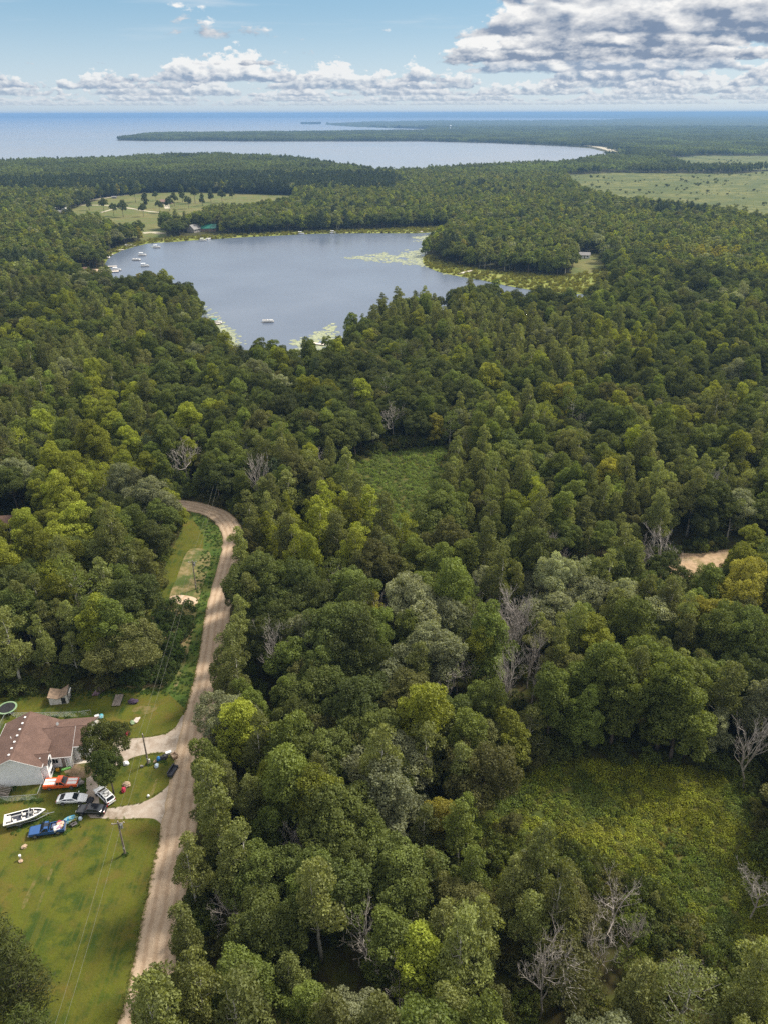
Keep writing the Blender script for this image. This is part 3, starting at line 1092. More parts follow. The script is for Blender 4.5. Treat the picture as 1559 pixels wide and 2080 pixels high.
def scatter(name, P, keys, which, rz, scl, tint, label, cat):
    """one object that stands for a mass nobody could count: trees, weeds"""
    P = np.asarray(P, np.float32)
    me = bpy.data.meshes.new(name)
    me.vertices.add(len(P))
    me.vertices.foreach_set('co', P.ravel())
    for nm, typ, dat, fld in (('which', 'INT', np.asarray(which, np.int32), 'value'),
                              ('rz', 'FLOAT', np.asarray(rz, np.float32), 'value'),
                              ('scl', 'FLOAT_VECTOR', np.asarray(scl, np.float32), 'vector'),
                              ('tint', 'FLOAT_COLOR', np.hstack([tint, np.ones((len(P), 1))]).astype(np.float32), 'color')):
        a = me.attributes.new(nm, typ, 'POINT')
        a.data.foreach_set(fld, dat.ravel())
    o = link_mesh(name, me)
    ng = bpy.data.node_groups.new(name, 'GeometryNodeTree')
    ng.interface.new_socket('Geometry', in_out='INPUT', socket_type='NodeSocketGeometry')
    ng.interface.new_socket('Geometry', in_out='OUTPUT', socket_type='NodeSocketGeometry')
    t = NT(ng)
    gi, go = t.new('NodeGroupInput'), t.new('NodeGroupOutput')

    def attr(nm, typ):
        n = t.new('GeometryNodeInputNamedAttribute', data_type=typ)
        n.inputs['Name'].default_value = nm
        return n.outputs['Attribute']
    w, r, s = attr('which', 'INT'), attr('rz', 'FLOAT'), attr('scl', 'FLOAT_VECTOR')
    rot = t.new('ShaderNodeCombineXYZ')
    t.l.new(r, rot.inputs[2])
    join = t.new('GeometryNodeJoinGeometry')
    for i, k in enumerate(keys):
        cmp_ = t.new('FunctionNodeCompare', data_type='INT', operation='EQUAL')
        t.l.new(w, cmp_.inputs[2])
        cmp_.inputs[3].default_value = i
        oi = t.new('GeometryNodeObjectInfo')
        oi.inputs['Object'].default_value = PROTO[k].ob
        oi.inputs['As Instance'].default_value = True
        ip = t.new('GeometryNodeInstanceOnPoints')
        t.l.new(gi.outputs[0], ip.inputs['Points'])
        t.l.new(cmp_.outputs[0], ip.inputs['Selection'])
        t.l.new(oi.outputs['Geometry'], ip.inputs['Instance'])
        t.l.new(rot.outputs[0], ip.inputs['Rotation'])
        t.l.new(s, ip.inputs['Scale'])
        t.l.new(ip.outputs[0], join.inputs[0])
    t.l.new(join.outputs[0], go.inputs[0])
    md = o.modifiers.new('scatter', 'NODES')
    md.node_group = ng
    return tag(o, label, cat, None, 'stuff')


# ---------------------------------------------------------------- where trees stand
TINT = {'dark': (0.076, 0.092, 0.022), 'mid': (0.102, 0.122, 0.027), 'fresh': (0.122, 0.148, 0.030), 'lime': (0.195, 0.212, 0.026),
        'slender': (0.155, 0.168, 0.050), 'silver': (0.205, 0.218, 0.115), 'gold': (0.205, 0.188, 0.028), 'olive': (0.122, 0.122, 0.036),
        'needle': (0.044, 0.058, 0.020), 'blue': (0.08, 0.11, 0.10)}
LOOK = {'dark': 'dark green broad-crowned tree', 'mid': 'mid green broadleaf tree', 'fresh': 'fresh green broadleaf tree',
        'lime': 'bright yellow-green tree', 'slender': 'slender pale-trunked tree', 'silver': 'pale silvery-leaved tree',
        'gold': 'golden yellow turning tree', 'olive': 'dull olive green tree', 'needle': 'dark pine with needle tufts', 'blue': 'bluish spruce'}
ZONE = {'west': 'in the woods behind the house', 'road': 'along the east edge of the gravel road',
        'meadow': 'at the rim of the weedy meadow', 'brush': 'low in the brush below the meadow',
        'woods': 'in the dense woods between the road and the meadow'}


def vnoise(P, s, seed=0.0):
    return np.array([mnoise.noise(Vector((p[0] / s + seed, p[1] / s - seed, seed * 0.37))) for p in P])


def jgrid(x0, x1, y0, y1, s, jit, seed):
    rg = np.random.default_rng(seed)
    ny = int((y1 - y0) / (s * 0.866)) + 1
    nx = int((x1 - x0) / s) + 1
    I, J = np.meshgrid(np.arange(nx), np.arange(ny))
    X = x0 + (I + 0.5 * (J % 2)) * s + rg.normal(size=I.shape) * jit * s
    Y = y0 + J * s * 0.866 + rg.normal(size=I.shape) * jit * s
    return np.stack([X.ravel(), Y.ravel()], 1)


def in_view(P, top=13.0, mx=160, my=330):
    ok = np.zeros(len(P), bool)
    for z in (0.0, top):
        u, v, w = project(np.column_stack([P, np.full(len(P), z)]))
        ok |= (w > 1) & (u > -mx) & (u < PW + mx) & (v < PH + my) & (v > -100)
    return ok


def free(P, extra=0.0):
    ok = np.ones(len(P), bool)
    for pg in LAND_OPEN:
        ok &= ~inside(P, pg)
    for c, r in VIEW_GAPS:
        ok &= np.hypot(*(P - c).T) > r
    return ok


OVERRIDE = [  # pixel, reach in metres, tint, kind
    (200, 960, 16, 'lime', 'maple'), (130, 1010, 11, 'lime', 'maple'), (60, 1075, 17, 'lime', 'maple'), (30, 1120, 12, 'lime', 'maple'),
    (118, 1215, 6, 'lime', 'maple'), (868, 872, 8, 'lime', 'maple'), (1490, 1118, 9, 'lime', 'maple'), (1260, 712, 16, 'lime', 'aspen'),
    (1178, 1112, 6, 'lime', 'maple'), (228, 872, 8, 'lime', 'maple'), (1232, 1338, 5, 'lime', 'maple'), (1090, 1040, 5, 'lime', 'aspen'),
    (850, 1265, 7, 'silver', 'oak'), (1122, 1210, 8, 'silver', 'oak'), (840, 1368, 6, 'silver', 'oak'), (276, 995, 5, 'silver', 'maple'),
    (338, 1160, 5, 'silver', 'maple'), (1335, 985, 9, 'slender', 'aspen'), (775, 1640, 4, 'silver', 'maple'), (1270, 1225, 7, 'silver', 'maple'),
    (1420, 990, 10, 'slender', 'aspen'), (1490, 1225, 6, 'gold', 'oak'), (442, 1390, 3.5, 'gold', 'maple'), (590, 1075, 20, 'slender', 'aspen'),
    (690, 1085, 18, 'lime', 'aspen'), (760, 1090, 12, 'slender', 'aspen'), (430, 1620, 5, 'slender', 'aspen'), (500, 1660, 8, 'slender', 'aspen'),
    (400, 1700, 5, 'slender', 'aspen'), (350, 1900, 9, 'slender', 'aspen'), (330, 1980, 8, 'slender', 'aspen'), (460, 1250, 6, 'slender', 'aspen'),
    (470, 1330, 6, 'slender', 'aspen'), (480, 1110, 6, 'olive', 'maple'), (520, 900, 14, 'fresh', 'maple'), (1020, 1270, 8, 'slender', 'aspen'),
    (740, 1760, 9, 'mid', 'oak'), (250, 712, 3, 'blue', 'spruce'), (1540, 1480, 6, 'silver', 'maple'), (580, 960, 10, 'slender', 'aspen'),
    (1150, 1420, 10, 'fresh', 'maple'), (1390, 1420, 7, 'fresh', 'maple'), (990, 1700, 6, 'fresh', 'aspen'), (1460, 520, 20, 'gold', 'maple'),
    (100, 640, 14, 'lime', 'maple'), (40, 690, 16, 'lime', 'maple'), (1500, 560, 18, 'lime', 'oak'), (130, 1190, 8, 'slender', 'aspen'),
    (60, 1270, 10, 'slender', 'aspen'), (230, 1150, 9, 'slender', 'aspen'),
]
OV = [(np.array(G(px, py, 9)[:2]), r, t, k) for px, py, r, t, k in OVERRIDE]


def choose(P, seed):
    """tint and kind of each tree: stands of like trees, with strays"""
    rg = np.random.default_rng(seed)
    n1, n2 = vnoise(P, 55, 3.3 + seed), vnoise(P, 20, 9.1 + seed)
    tints, kinds = [], []
    for i, p in enumerate(P):
        a = n1[i] * 1.2 + n2[i] * 0.6 + rg.normal() * 0.28
        q = rg.random()
        if q < 0.030:
            t, k = 'silver', 'oak'
        elif q < 0.036:
            t, k = 'gold', 'maple'
        elif q < 0.11:
            t, k = 'lime', 'maple'
        elif q < 0.17:
            t, k = 'olive', 'oak'
        elif a < -0.30:
            t, k = 'slender', 'aspen'
        elif a < -0.02:
            t, k = 'fresh', 'maple'
        elif a < 0.22:
            t, k = 'mid', 'oak'
        else:
            t, k = 'dark', 'oak'
        if p[0] < -45 and 150 < p[1] < 260 and rg.random() < 0.35:
            t, k = ('lime', 'maple') if rg.random() < 0.5 else ('fresh', 'maple')
        tints.append(t)
        kinds.append(k)
    for c, r, t, k in OV:
        d = np.hypot(*(P - c).T)
        for i in np.where(d < r)[0]:
            if rg.random() < 0.8:
                tints[i], kinds[i] = t, k
    return np.array(tints, dtype=object), np.array(kinds, dtype=object)


NEAR_KEYS = ['oak0', 'oak1', 'oak2', 'oak3', 'maple0', 'maple1', 'maple2', 'maple3', 'aspen0', 'aspen1', 'aspen2', 'sparse0', 'sparse1', 'pine0', 'pine1', 'spruce0']
MID_KEYS = ['mid_oak0', 'mid_oak1', 'mid_oak2', 'mid_maple0', 'mid_maple1', 'mid_aspen0', 'mid_aspen1', 'mid_pine0']
KIND_OF = {'oak': [0, 1, 2, 3], 'maple': [4, 5, 6, 7], 'aspen': [8, 9, 10], 'sparse': [11, 12], 'pine': [13, 14], 'spruce': [15]}
KIND_MID = {'oak': [0, 1, 2], 'maple': [3, 4], 'aspen': [5, 6], 'sparse': [5, 6], 'pine': [7], 'spruce': [7]}

# where dead trees stand: the living ones keep clear of them
DT = [(560, 1335, 0, 0.85, 'dead grey tree with a round head of bare twigs by the road woods'), (1042, 1300, 2, 0.95, 'tall bleached dead snag with white limbs beside the aspens'),
      (1030, 1335, 2, 0.8, 'second bleached snag beside the tall white one'), (955, 1205, 1, 0.9, 'grey bare tree west of the big silvery crown'),
      (1097, 1112, 3, 0.8, 'bare grey-brown tree above the big silvery crown'), (1335, 1112, 3, 1.0, 'bare twiggy tree beside the dirt track'),
      (1310, 1130, 1, 0.8, 'small bare tree next to the dirt track one'), (905, 1375, 1, 0.85, 'bare leaning limbs behind a silvery tree'),
      (540, 985, 2, 0.9, 'pale bare tree beyond the road bend'), (800, 850, 3, 0.9, 'bare tree above the small glade'),
      (650, 925, 1, 0.7, 'brown dead tree at the edge of the small glade'), (1105, 1990, 0, 0.8, 'dead tree with fanned grey branches in the brush'),
      (1390, 1965, 1, 0.5, 'small bare white branch clump below the meadow'), (1250, 1835, 3, 0.75, 'grey leafless thicket tree at the meadow foot'),
      (1530, 1530, 2, 0.8, 'bare pale trunk at the east rim of the meadow'), (1545, 1800, 1, 0.7, 'bare pinkish branches at the far east rim of the meadow'),
      (735, 1895, 3, 0.75, 'bare limbs inside a large green crown'), (810, 2010, 1, 0.7, 'grey dead branches low in the woods'),
      (380, 930, 3, 0.9, 'grey bare tree left of the road bend'), (1075, 1340, 2, 0.7, 'thin leaning grey snag'), (1215, 1945, 0, 0.6, 'leafless grey sapling in the brush'),
      (1440, 1010, 2, 0.8, 'white-limbed dead tree east of the glade'), (1500, 905, 3, 0.9, 'bare grey tree in the dark eastern gap'),
      (775, 1235, 3, 0.75, 'low bare tree west of the silvery oaks'), (930, 1345, 1, 0.8, 'bare grey tree leaning toward the tall snags'), (1130, 1165, 0, 0.7, 'dead crown right above the big silvery tree'),
      (690, 1475, 1, 0.6, 'small bare crown south of the round dead tree'), (1195, 862, 3, 0.8, 'pale bare tree northeast of the glade'), (600, 1725, 0, 0.6, 'bare twigs among the slender trees by the road'),
      (1010, 1395, 2, 0.75, 'third thin snag below the tall bleached pair'), (460, 1860, 3, 0.55, 'leafless sapling near the road in the southern woods'), (1290, 1900, 2, 0.5, 'thin upright bare sapling in the lower brush'),
      (1062, 1285, 2, 0.85, 'grey snag on the meadow side of the tall bleached pair'), (1085, 1370, 3, 0.7, 'bare bush-like dead tree behind the meadow rim'), (1000, 1240, 1, 0.75, 'bare brown-grey crown uphill of the bleached pair')]
DT_POS = [np.array(G(px, py, 10 * s)[:2]) for px, py, k, s, lb in DT]
P = jgrid(-480, 480, 22, 560, 5.6, 0.20, 1)
P = P[in_view(P)]
P = P[free(P)]
P = P[np.hypot(P[:, 0], P[:, 1]) < 545]
d_road = dist_line(P, ROAD_MID)
far_bend = P[:, 1] > 172
P = P[d_road > np.where(far_bend, ROAD_W / 2 + 3.2, ROAD_W / 2 + 1.6)]
P = P[dist_line(P, TRACK) > 5.0]
for c in DT_POS:
    dv = P - c
    P = P[np.hypot(dv[:, 0], (dv[:, 1] + 2.5) * 0.6) > 3.6]
rg = np.random.default_rng(77)
brush = inside(P, BRUSH)
keep_ = ~brush | (rg.random(len(P)) < 0.45)
P, brush = P[keep_], brush[keep_]
tints, kinds = choose(P, 1)
# a few thinly leaved trees
for i in np.where(rg.random(len(P)) < 0.07)[0]:
    kinds[i] = 'sparse'
# stray conifer spires
for i in np.where(rg.random(len(P)) < 0.022)[0]:
    if P[i][1] > 190:
        kinds[i], tints[i] = ('spruce', 'needle') if rg.random() < 0.5 else ('pine', 'needle')
S = 0.74 + 0.52 * rg.random(len(P)) ** 1.2
S *= 1 + 0.10 * vnoise(P, 30, 5.5)
S[brush] *= 0.30
d_mead = dist_line(P, np.vstack([MEADOW, MEADOW[:1]]))
S[(kinds == 'aspen') & ~brush] *= 1.02
rim = dist_line(P, LAKE) < 9
S[rim] *= 0.86
which = np.array([rg.choice(KIND_OF[k]) for k in kinds])
RZ = rg.random(len(P)) * 6.283
SC = np.column_stack([S * (0.9 + 0.35 * rg.random(len(P))), S * (0.9 + 0.35 * rg.random(len(P))), S * (0.85 + 0.38 * rg.random(len(P)))])
narrow = kinds == 'aspen'
SC[:, :2] *= 1.14
SC[narrow, :2] *= 1.10
TC = np.array([TINT[t] for t in tints]) * (0.70 + 0.60 * rg.random((len(P), 1)))

# ---- the trees that show largest are things of their own
u, v, w = project(np.column_stack([P, S * 8]))
dist = np.sqrt((P ** 2).sum(1) + (CAM_H - 8) ** 2)
seen = (u > -25) & (u < PW + 25) & (v > 0) & (v < PH + 40)
order = np.argsort(np.where(seen, dist - 25 * (S - 1), 1e9))
N_IND = 290
ind = order[:N_IND]
rest = np.setdiff1d(np.arange(len(P)), ind)
ORD = ['first', 'second', 'third', 'fourth', 'fifth', 'sixth', 'seventh', 'eighth', 'ninth', 'tenth', 'eleventh', 'twelfth', 'thirteenth',
       'fourteenth', 'fifteenth', 'sixteenth', 'seventeenth', 'eighteenth', 'nineteenth', 'twentieth']
ROUGH = [('yard', 'driveways', G(335, 1560)), ('yard', 'lawn', G(300, 1850)), ('dead', 'round dead tree', G(560, 1335, 9)), ('dead', 'tall bleached snags', G(1040, 1310, 9)),
         ('glade', 'meadow', G(1250, 1650)), ('brush', 'lower brush', G(1250, 1900)), ('trk', 'dirt track', G(1390, 1160)), ('sil', 'big silvery crown', G(1122, 1210, 9))]


def zone_of(i):
    p = P[i]
    if brush[i]:
        return 'brush'
    if d_mead[i] < 8:
        return 'meadow'
    if p[0] < -30 and p[1] > 85 and inside(p[None], np.array([[-300, 60], [-300, 400], [-46, 400], [-40, 130], [-60, 60]]))[0]:
        return 'west'
    if dist_line(p[None], ROAD_MID)[0] < 8:
        return 'road'
    return 'woods'


ind = sorted(ind, key=lambda i: P[i][1])
zones = {i: zone_of(i) for i in ind}
drv = G(335, 1660).y
cnt = {'south': 0, 'north': 0}
road_south = [i for i in ind if zones[i] == 'road' and P[i][1] < drv][::-1]
road_north = [i for i in ind if zones[i] == 'road' and P[i][1] >= drv]
road_rank = {i: (k, 'south') for k, i in enumerate(road_south)}
road_rank.update({i: (k, 'north') for k, i in enumerate(road_north)})
for i in ind:
    pr = PROTO[NEAR_KEYS[which[i]]]
    p = P[i]
    zone = zones[i]
    look = LOOK[tints[i]]
    if kinds[i] == 'sparse':
        look = 'sparse ' + look.replace(' leafy', '')
    size = '' if kinds[i] == 'sparse' else 'tall ' if S[i] > 1.08 else 'small ' if S[i] < 0.86 and zone != 'brush' else ''
    if zone == 'road' and road_rank[i][0] < len(ORD):
        k, sd = road_rank[i]
        lab, grp = f'{look}, {ORD[k]} one {sd} of the lower driveway', 'trees along the east edge of the gravel road'
    elif zone == 'woods':
        near = min(ROUGH, key=lambda r: (r[2].x - p[0]) ** 2 + (r[2].y - p[1]) ** 2)[1]
        rd_ = dist_line(p[None], ROAD_MID)[0]
        deep = 'by the road' if rd_ < 18 else 'deep'
        lab = f'{size}{look} {deep} in the woods near the {near}'
        grp = lab
    else:
        lab = f'{size}{look} {ZONE[zone]}'
        grp = lab
    e = empty(('slender_tree' if kinds[i] in ('aspen', 'sparse') else 'leafy_tree'), (p[0], p[1], 0), RZ[i], lab, 'tree', grp)
    e.scale = SC[i]
    link_mesh('trunk', pr.trunk, None, e)
    c = link_mesh('crown', pr.crown, None, e)
    c['tint'] = [float(x) for x in TC[i]]
scatter('forest', np.column_stack([P[rest], np.zeros(len(rest))]), NEAR_KEYS, which[rest], RZ[rest], SC[rest], TC[rest],
        'dense mixed green forest filling the middle ground around the lake', 'forest')


def lone_tree(px, py, key, s, tint, label, name='leafy_tree', sxy=1.0, group=None, cat='tree', loc=None):
    pr = PROTO[key]
    g = loc if loc is not None else G(px, py)
    e = empty(name, (g[0], g[1], 0), random.Random(px * 7 + py).random() * 6.28, label, cat, group)
    e.scale = (s * sxy, s * sxy, s)
    link_mesh('trunk', pr.trunk, None, e)
    c = link_mesh('crown', pr.crown, None, e)
    c['tint'] = list(tint)
    return e


# the yard trees and the pines in the corner of the lawn
lone_tree(226, 1570, 'oak2', 0.92, (0.088, 0.104, 0.022), 'leafy green yard tree between the house and the upper driveway', sxy=1.0)
lone_tree(231, 1612, 'oak3', 0.74, (0.066, 0.090, 0.016), 'smaller dark yard tree shading the parked hatchback', sxy=0.95)
for px, py, s, lb in ((20, 2000, 1.10, 'tall dark pine on the lawn corner, outermost of the clump'), (66, 2075, 1.12, 'dark pine beside the lawn, in the middle of its clump'),
                      (92, 2190, 1.05, 'dark pine beside the lawn, nearest the gravel road of its clump'), (-45, 2110, 1.15, 'dark pine at the back of the lawn clump')):
    lone_tree(px, py, 'pine0' if px % 2 else 'pine1', s, (0.046, 0.054, 0.010), lb, 'pine_tree', 0.95, cat='pine')

# dead trees standing in the green
for px, py, k, s, lb in DT:
    g = G(px, py, 10 * s)
    e = empty('dead_tree', (g.x, g.y, 0), px % 6, lb, 'dead tree')
    e.scale = (s * 1.25, s * 1.25, s * 1.35)
    link_mesh('branches', DEAD[k], None, e)

# a fallen trunk at the meadow
mb = MB().tube([(0, 0, 0.2), (1.6, 1.6, 0.7), (3.4, 2.6, 0.9), (5.0, 4.4, 0.6)], [0.11, 0.09, 0.07, 0.04], 6)
mb.tube([(1.6, 1.6, 0.7), (2.0, 2.8, 1.0)], [0.05, 0.02], 5)
g = G(1050, 1618)
tag(mb.build('fallen_branch', DEAD_WOOD, None, loc=(g.x, g.y, 0), rot=(0, 0, 2.0)), 'bleached fallen branch lying at the meadow rim', 'branch')

# ---- middle-distance wood
P = jgrid(-950, 950, 420, 1420, 6.6, 0.2, 2)
dd = np.hypot(P[:, 0], P[:, 1])
P = P[(dd >= 545) & (dd < 1400)]
P = P[in_view(P, mx=60)]
P = P[free(P)]
rg = np.random.default_rng(78)
tints, kinds = choose(P, 2)
pin = vnoise(P, 120, 2.0) + 0.15 * rg.normal(size=len(P))
u, v, w = project(np.column_stack([P, np.zeros(len(P))]))
pines = ((v < 402) & (v > 368) & (u < 800) & (rg.random(len(P)) < 0.65)) | (pin > 0.55)
kinds[pines] = 'pine'
tints[pines] = 'needle'
which = np.array([rg.choice(KIND_MID[k]) for k in kinds])
S = 0.82 + 0.36 * rg.random(len(P))
S[dist_line(P, LAKE) < 9] *= 0.9
S[pines] *= 1.1
SC = np.column_stack([S * 1.24, S * 1.24, S])
SC[kinds == 'aspen', :2] *= 1.3
TC = np.array([TINT[t] for t in tints]) * (0.95 + 0.36 * rg.random((len(P), 1)))
scatter('forest', np.column_stack([P, np.zeros(len(P))]), MID_KEYS, which, rg.random(len(P)) * 6.28, SC, TC,
        'green woodland beyond the small lake and around the park lawn', 'forest')

# ---- far wood as groves
P = jgrid(-4600, 4600, 1300, 7000, 40.0, 0.10, 3)
dd = np.hypot(P[:, 0], P[:, 1])
P = P[(dd >= 1385) & (dd < 6800)]
P = P[in_view(P, mx=60)]
ok = np.ones(len(P), bool)
for ox in (-17, 17):
    for oy in (-17, 17):
        ok &= free(P + np.array([ox, oy]))
edge_fix = free(P) & ~ok
Pe = P[edge_fix]
P = P[ok]
rg = np.random.default_rng(79)
n = len(P)
tk = vnoise(P, 260, 1.1)
TC = np.array([TINT['mid']] * n) * 1.12 * (0.9 + 0.35 * tk[:, None]) * (0.85 + 0.3 * rg.random((n, 1)))
yel = (vnoise(P, 120, 6.1) > 0.18)
TC[yel] = np.array(TINT['fresh']) * (0.95 + 0.35 * rg.random((yel.sum(), 1)))
dk = vnoise(P, 180, 8.1) > 0.3
TC[dk] = np.array(TINT['dark']) * 0.85
zb = np.where(inside(P, ISLET), 1.2, 0.0)
scatter('far_forest', np.column_stack([P, zb]), [f'grove{i}' for i in range(5)], rg.integers(0, 5, n), rg.integers(0, 4, n) * 1.5708,
        np.column_stack([np.ones(n), np.ones(n), 0.9 + 0.25 * rg.random(n)]), TC, 'far woodland stretching to the great lake and beyond it', 'forest')
# single trees where a grove would spill over a shore
Q = []
for p in Pe:
    for _ in range(26):
        Q.append(p + (rg.random(2) - 0.5) * 42)
Q = np.array(Q)
Q = Q[free(Q)]
n = len(Q)
scatter('shore_trees', np.column_stack([Q, np.zeros(n)]), MID_KEYS, rg.integers(0, 5, n), rg.random(n) * 6.28,
        np.column_stack([np.ones(n)] * 3) * (0.75 + 0.4 * rg.random((n, 1))), np.array([TINT['mid']] * n) * (0.8 + 0.5 * rg.random((n, 1))),
        'trees along the shores of the great lake and the far fields', 'forest')
Q = np.array([ISLET.mean(0) + (rg.random(2) - 0.5) * np.array([420, 240]) for _ in range(700)])
Q = Q[inside(Q, ISLET)]
n = len(Q)
scatter('islet_trees', np.column_stack([Q, np.full(n, 1.0)]), MID_KEYS, rg.integers(0, 5, n), rg.random(n) * 6.28,
        np.column_stack([np.ones(n)] * 3) * (0.9 + 0.4 * rg.random((n, 1))), np.array([TINT['mid']] * n) * (0.8 + 0.3 * rg.random((n, 1))),
        'trees covering the small islet in the great lake', 'forest')


# ---- land to the horizon: canopy relief
def far_land():
    az = np.radians(np.arange(-36, 36.01, 0.12))
    r = np.geomspace(6300, 70000, 90)
    A, Rr = np.meshgrid(az, r)
    X, Y = np.sin(A) * Rr, np.cos(A) * Rr
    Pn = np.stack([X.ravel(), Y.ravel()], 1)
    wat = inside(Pn, OUTER) | inside(Pn, BAY)
    h = np.array([13 + 5 * mnoise.noise(Vector((p[0] / 260, p[1] / 260, 0))) + max(0, (math.hypot(*p) - 9000) / 1000) * 1.4
                  + 10 * max(0, mnoise.noise(Vector((p[0] / 5000, p[1] / 5000, 3))) + 0.2) for p in Pn])
    h = np.minimum(h, 62)
    h += np.random.default_rng(5).normal(size=len(h)) * 1.5
    h[wat] = -3.0
    n = len(az)
    J, I = np.meshgrid(np.arange(len(r) - 1), np.arange(n - 1), indexing='ij')
    a = (J * n + I).ravel()
    Fq = np.stack([a, a + 1, a + n + 1, a + n], 1)
    keep = ~wat[Fq].all(1)
    me = np_mesh('far_hills', np.column_stack([Pn, h]), Fq[keep], None, [FARM], smooth=True)
    tag(link_mesh('far_hills', me), kind='structure')


far_land()


# ---- undergrowth, meadow weeds, reeds
def tuft(key, seed, n, rad, h, ln, wd, vert):
    rg = np.random.default_rng(seed)
    a, q = rg.random(n) * 6.283, np.sqrt(rg.random(n)) * rad
    P = np.stack([np.cos(a) * q, np.sin(a) * q, h * (0.25 + 0.75 * rg.random(n)) * (1 - 0.6 * (q / rad) ** 2)], 1)
    if vert:
        N = unit(np.stack([rg.normal(size=n), rg.normal(size=n), 0.25 * rg.normal(size=n)], 1))
        T = unit(np.stack([0.25 * rg.normal(size=n), 0.25 * rg.normal(size=n), np.ones(n)], 1))
        B = np.cross(N, T)
        L = ln * (0.6 + 0.7 * rg.random((n, 1)))
        P[:, 2] = 0
        V = np.stack([P - B * wd / 2, P + B * wd / 2, P + T * L], 1).reshape(-1, 3)
        Fq = np.arange(3 * n).reshape(n, 3)
    else:
        N = unit(np.array([0, 0, 0.8]) + P * np.array([0.5, 0.5, 0]) / rad + rg.normal(size=P.shape) * 0.55)
        V, Fq = leaf_cards(P, N, ln, wd, rg)
    me = np_mesh(key, V, Fq, rg.random(n), [LEAF])
    p = Proto()
    p.ob = bpy.data.objects.new(key, me)
    PROTO[key] = p


for i in range(3):
    tuft(f'weed{i}', 200 + i, 90, 0.62, 0.85, 0.26, 0.15, False)
tuft('grass_tuft', 210, 46, 0.22, 0.3, 0.75, 0.05, True)
tuft('reed_tuft', 211, 60, 0.9, 0.3, 1.7, 0.16, True)


def rand_in(pg, dens, seed):
    rg = np.random.default_rng(seed)
    lo, hi = pg.min(0), pg.max(0)
    n = int(np.prod(hi - lo) * dens)
    Q = lo + rg.random((n, 2)) * (hi - lo)
    return Q[inside(Q, pg)]


rg = np.random.default_rng(90)
Q = np.vstack([rand_in(MEADOW, 2.2, 1), rand_in(BRUSH, 1.6, 2), rand_in(GLADE, 1.3, 3)])
n = len(Q)
pat = np.clip(0.5 + 1.3 * vnoise(Q, 11, 4.0) + 0.9 * vnoise(Q, 3.5, 8.0) + 0.25 * rg.normal(size=n), 0, 1)[:, None]
tn = np.array([[0.090, 0.120, 0.016]]) * (1 - pat) + np.array([[0.185, 0.195, 0.018]]) * pat
gl = inside(Q, GLADE)
tn[gl] = np.array([0.125, 0.165, 0.028])
tn = tn * (0.6 + 0.8 * rg.random((n, 1)))
hgt = (0.55 + 0.5 * rg.random(n)) * (1 + 0.45 * vnoise(Q, 5, 2.0))
dry = (vnoise(Q, 13, 7.7) + 0.2 * rg.normal(size=n) > 0.52)
tn[dry] = np.array([0.20, 0.17, 0.06])
scatter('meadow_weeds', np.column_stack([Q, np.zeros(n)]), ['weed0', 'weed1', 'weed2', 'grass_tuft'], np.where(dry, 3, rg.integers(0, 3, n)), rg.random(n) * 6.28,
        np.column_stack([np.ones(n), np.ones(n), hgt]) * (0.8 + 0.5 * rg.random((n, 1))), tn, 'tall yellowish green weeds covering the meadow and the glade', 'weeds')

# undergrowth: along the rims and thinly inside the near woods
U = []
cand = jgrid(-230, 230, 30, 330, 2.6, 0.3, 5)
cand = cand[in_view(cand, 3)]
ok = free(cand) & (dist_line(cand, ROAD_MID) > ROAD_W / 2 + 1.2) & (dist_line(cand, TRACK) > 4.5)
rims = np.full(len(cand), 1e9)
for pg in (OPEN_WEST, MEADOW, GLADE, TRACK_GAP):
    rims = np.minimum(rims, dist_line(cand, np.vstack([pg, pg[:1]])))
rims = np.minimum(rims, dist_line(cand, ROAD_MID) - ROAD_W / 2)
keep = ok & ((rims < 5.5) | (rg.random(len(cand)) < 0.30))
U = np.vstack([cand[keep], rand_in(CORRIDOR, 0.33, 8), rand_in(BRUSH, 0.10, 9)])
cor = inside(U, CORRIDOR)
n = len(U)
tn = np.array([[TINT['dark'], TINT['mid'], TINT['fresh'], TINT['olive']][k] for k in rg.integers(0, 4, n)])
tn[cor] = np.array([0.058, 0.085, 0.018]) * (0.8 + 0.5 * rg.random((cor.sum(), 1)))
s = 0.55 + 0.75 * rg.random(n)
s[cor] *= 0.75
scatter('undergrowth', np.column_stack([U, np.zeros(n)]), ['shrub0', 'shrub1'], rg.integers(0, 2, n), rg.random(n) * 6.28,
        np.column_stack([s, s, s * (0.8 + 0.6 * rg.random(n))]), tn, 'bushy undergrowth along the edges of the woods', 'undergrowth')

# verge weeds
Q = rand_in(VERGE, 1.6, 11)
Q = Q[dist_line(Q, ROAD_MID) > ROAD_W / 2 + 0.3]
spots = []
for px, py, k, rx, ry in ((55, 1674, 46, 3.6, 1.2), (92, 1662, 14, .8, .6), (20, 1676, 14, .6, .8), (125, 1600, 26, 2.8, .35), (12, 1627, 20, 2.5, .4), (70, 1627, 16, 1.6, .4), (124, 1425, 26, 1.9, .6),
                          (30, 1602, 10, .5, .5), (112, 1572, 16, 1.0, .4), (147, 1676, 18, 1.4, .7), (100, 1692, 20, 2.6, .4), (300, 1405, 60, 5.0, 1.0), (210, 1408, 60, 6.0, .9), (90, 1414, 50, 7.0, .8),
                          (255, 1736, 8, .4, .3), (302, 1553, 10, .5, .3), (325, 1548, 18, 1.6, .5), (95, 1457, 40, 6.0, .3), (165, 1604, 16, .9, .8)):
    g = G(px, py)
    for _ in range(k):
        spots.append((g.x + rg.normal() * rx * .6, g.y + rg.normal() * ry * .6))
Q = np.vstack([Q, np.array(spots)])
n = len(Q)
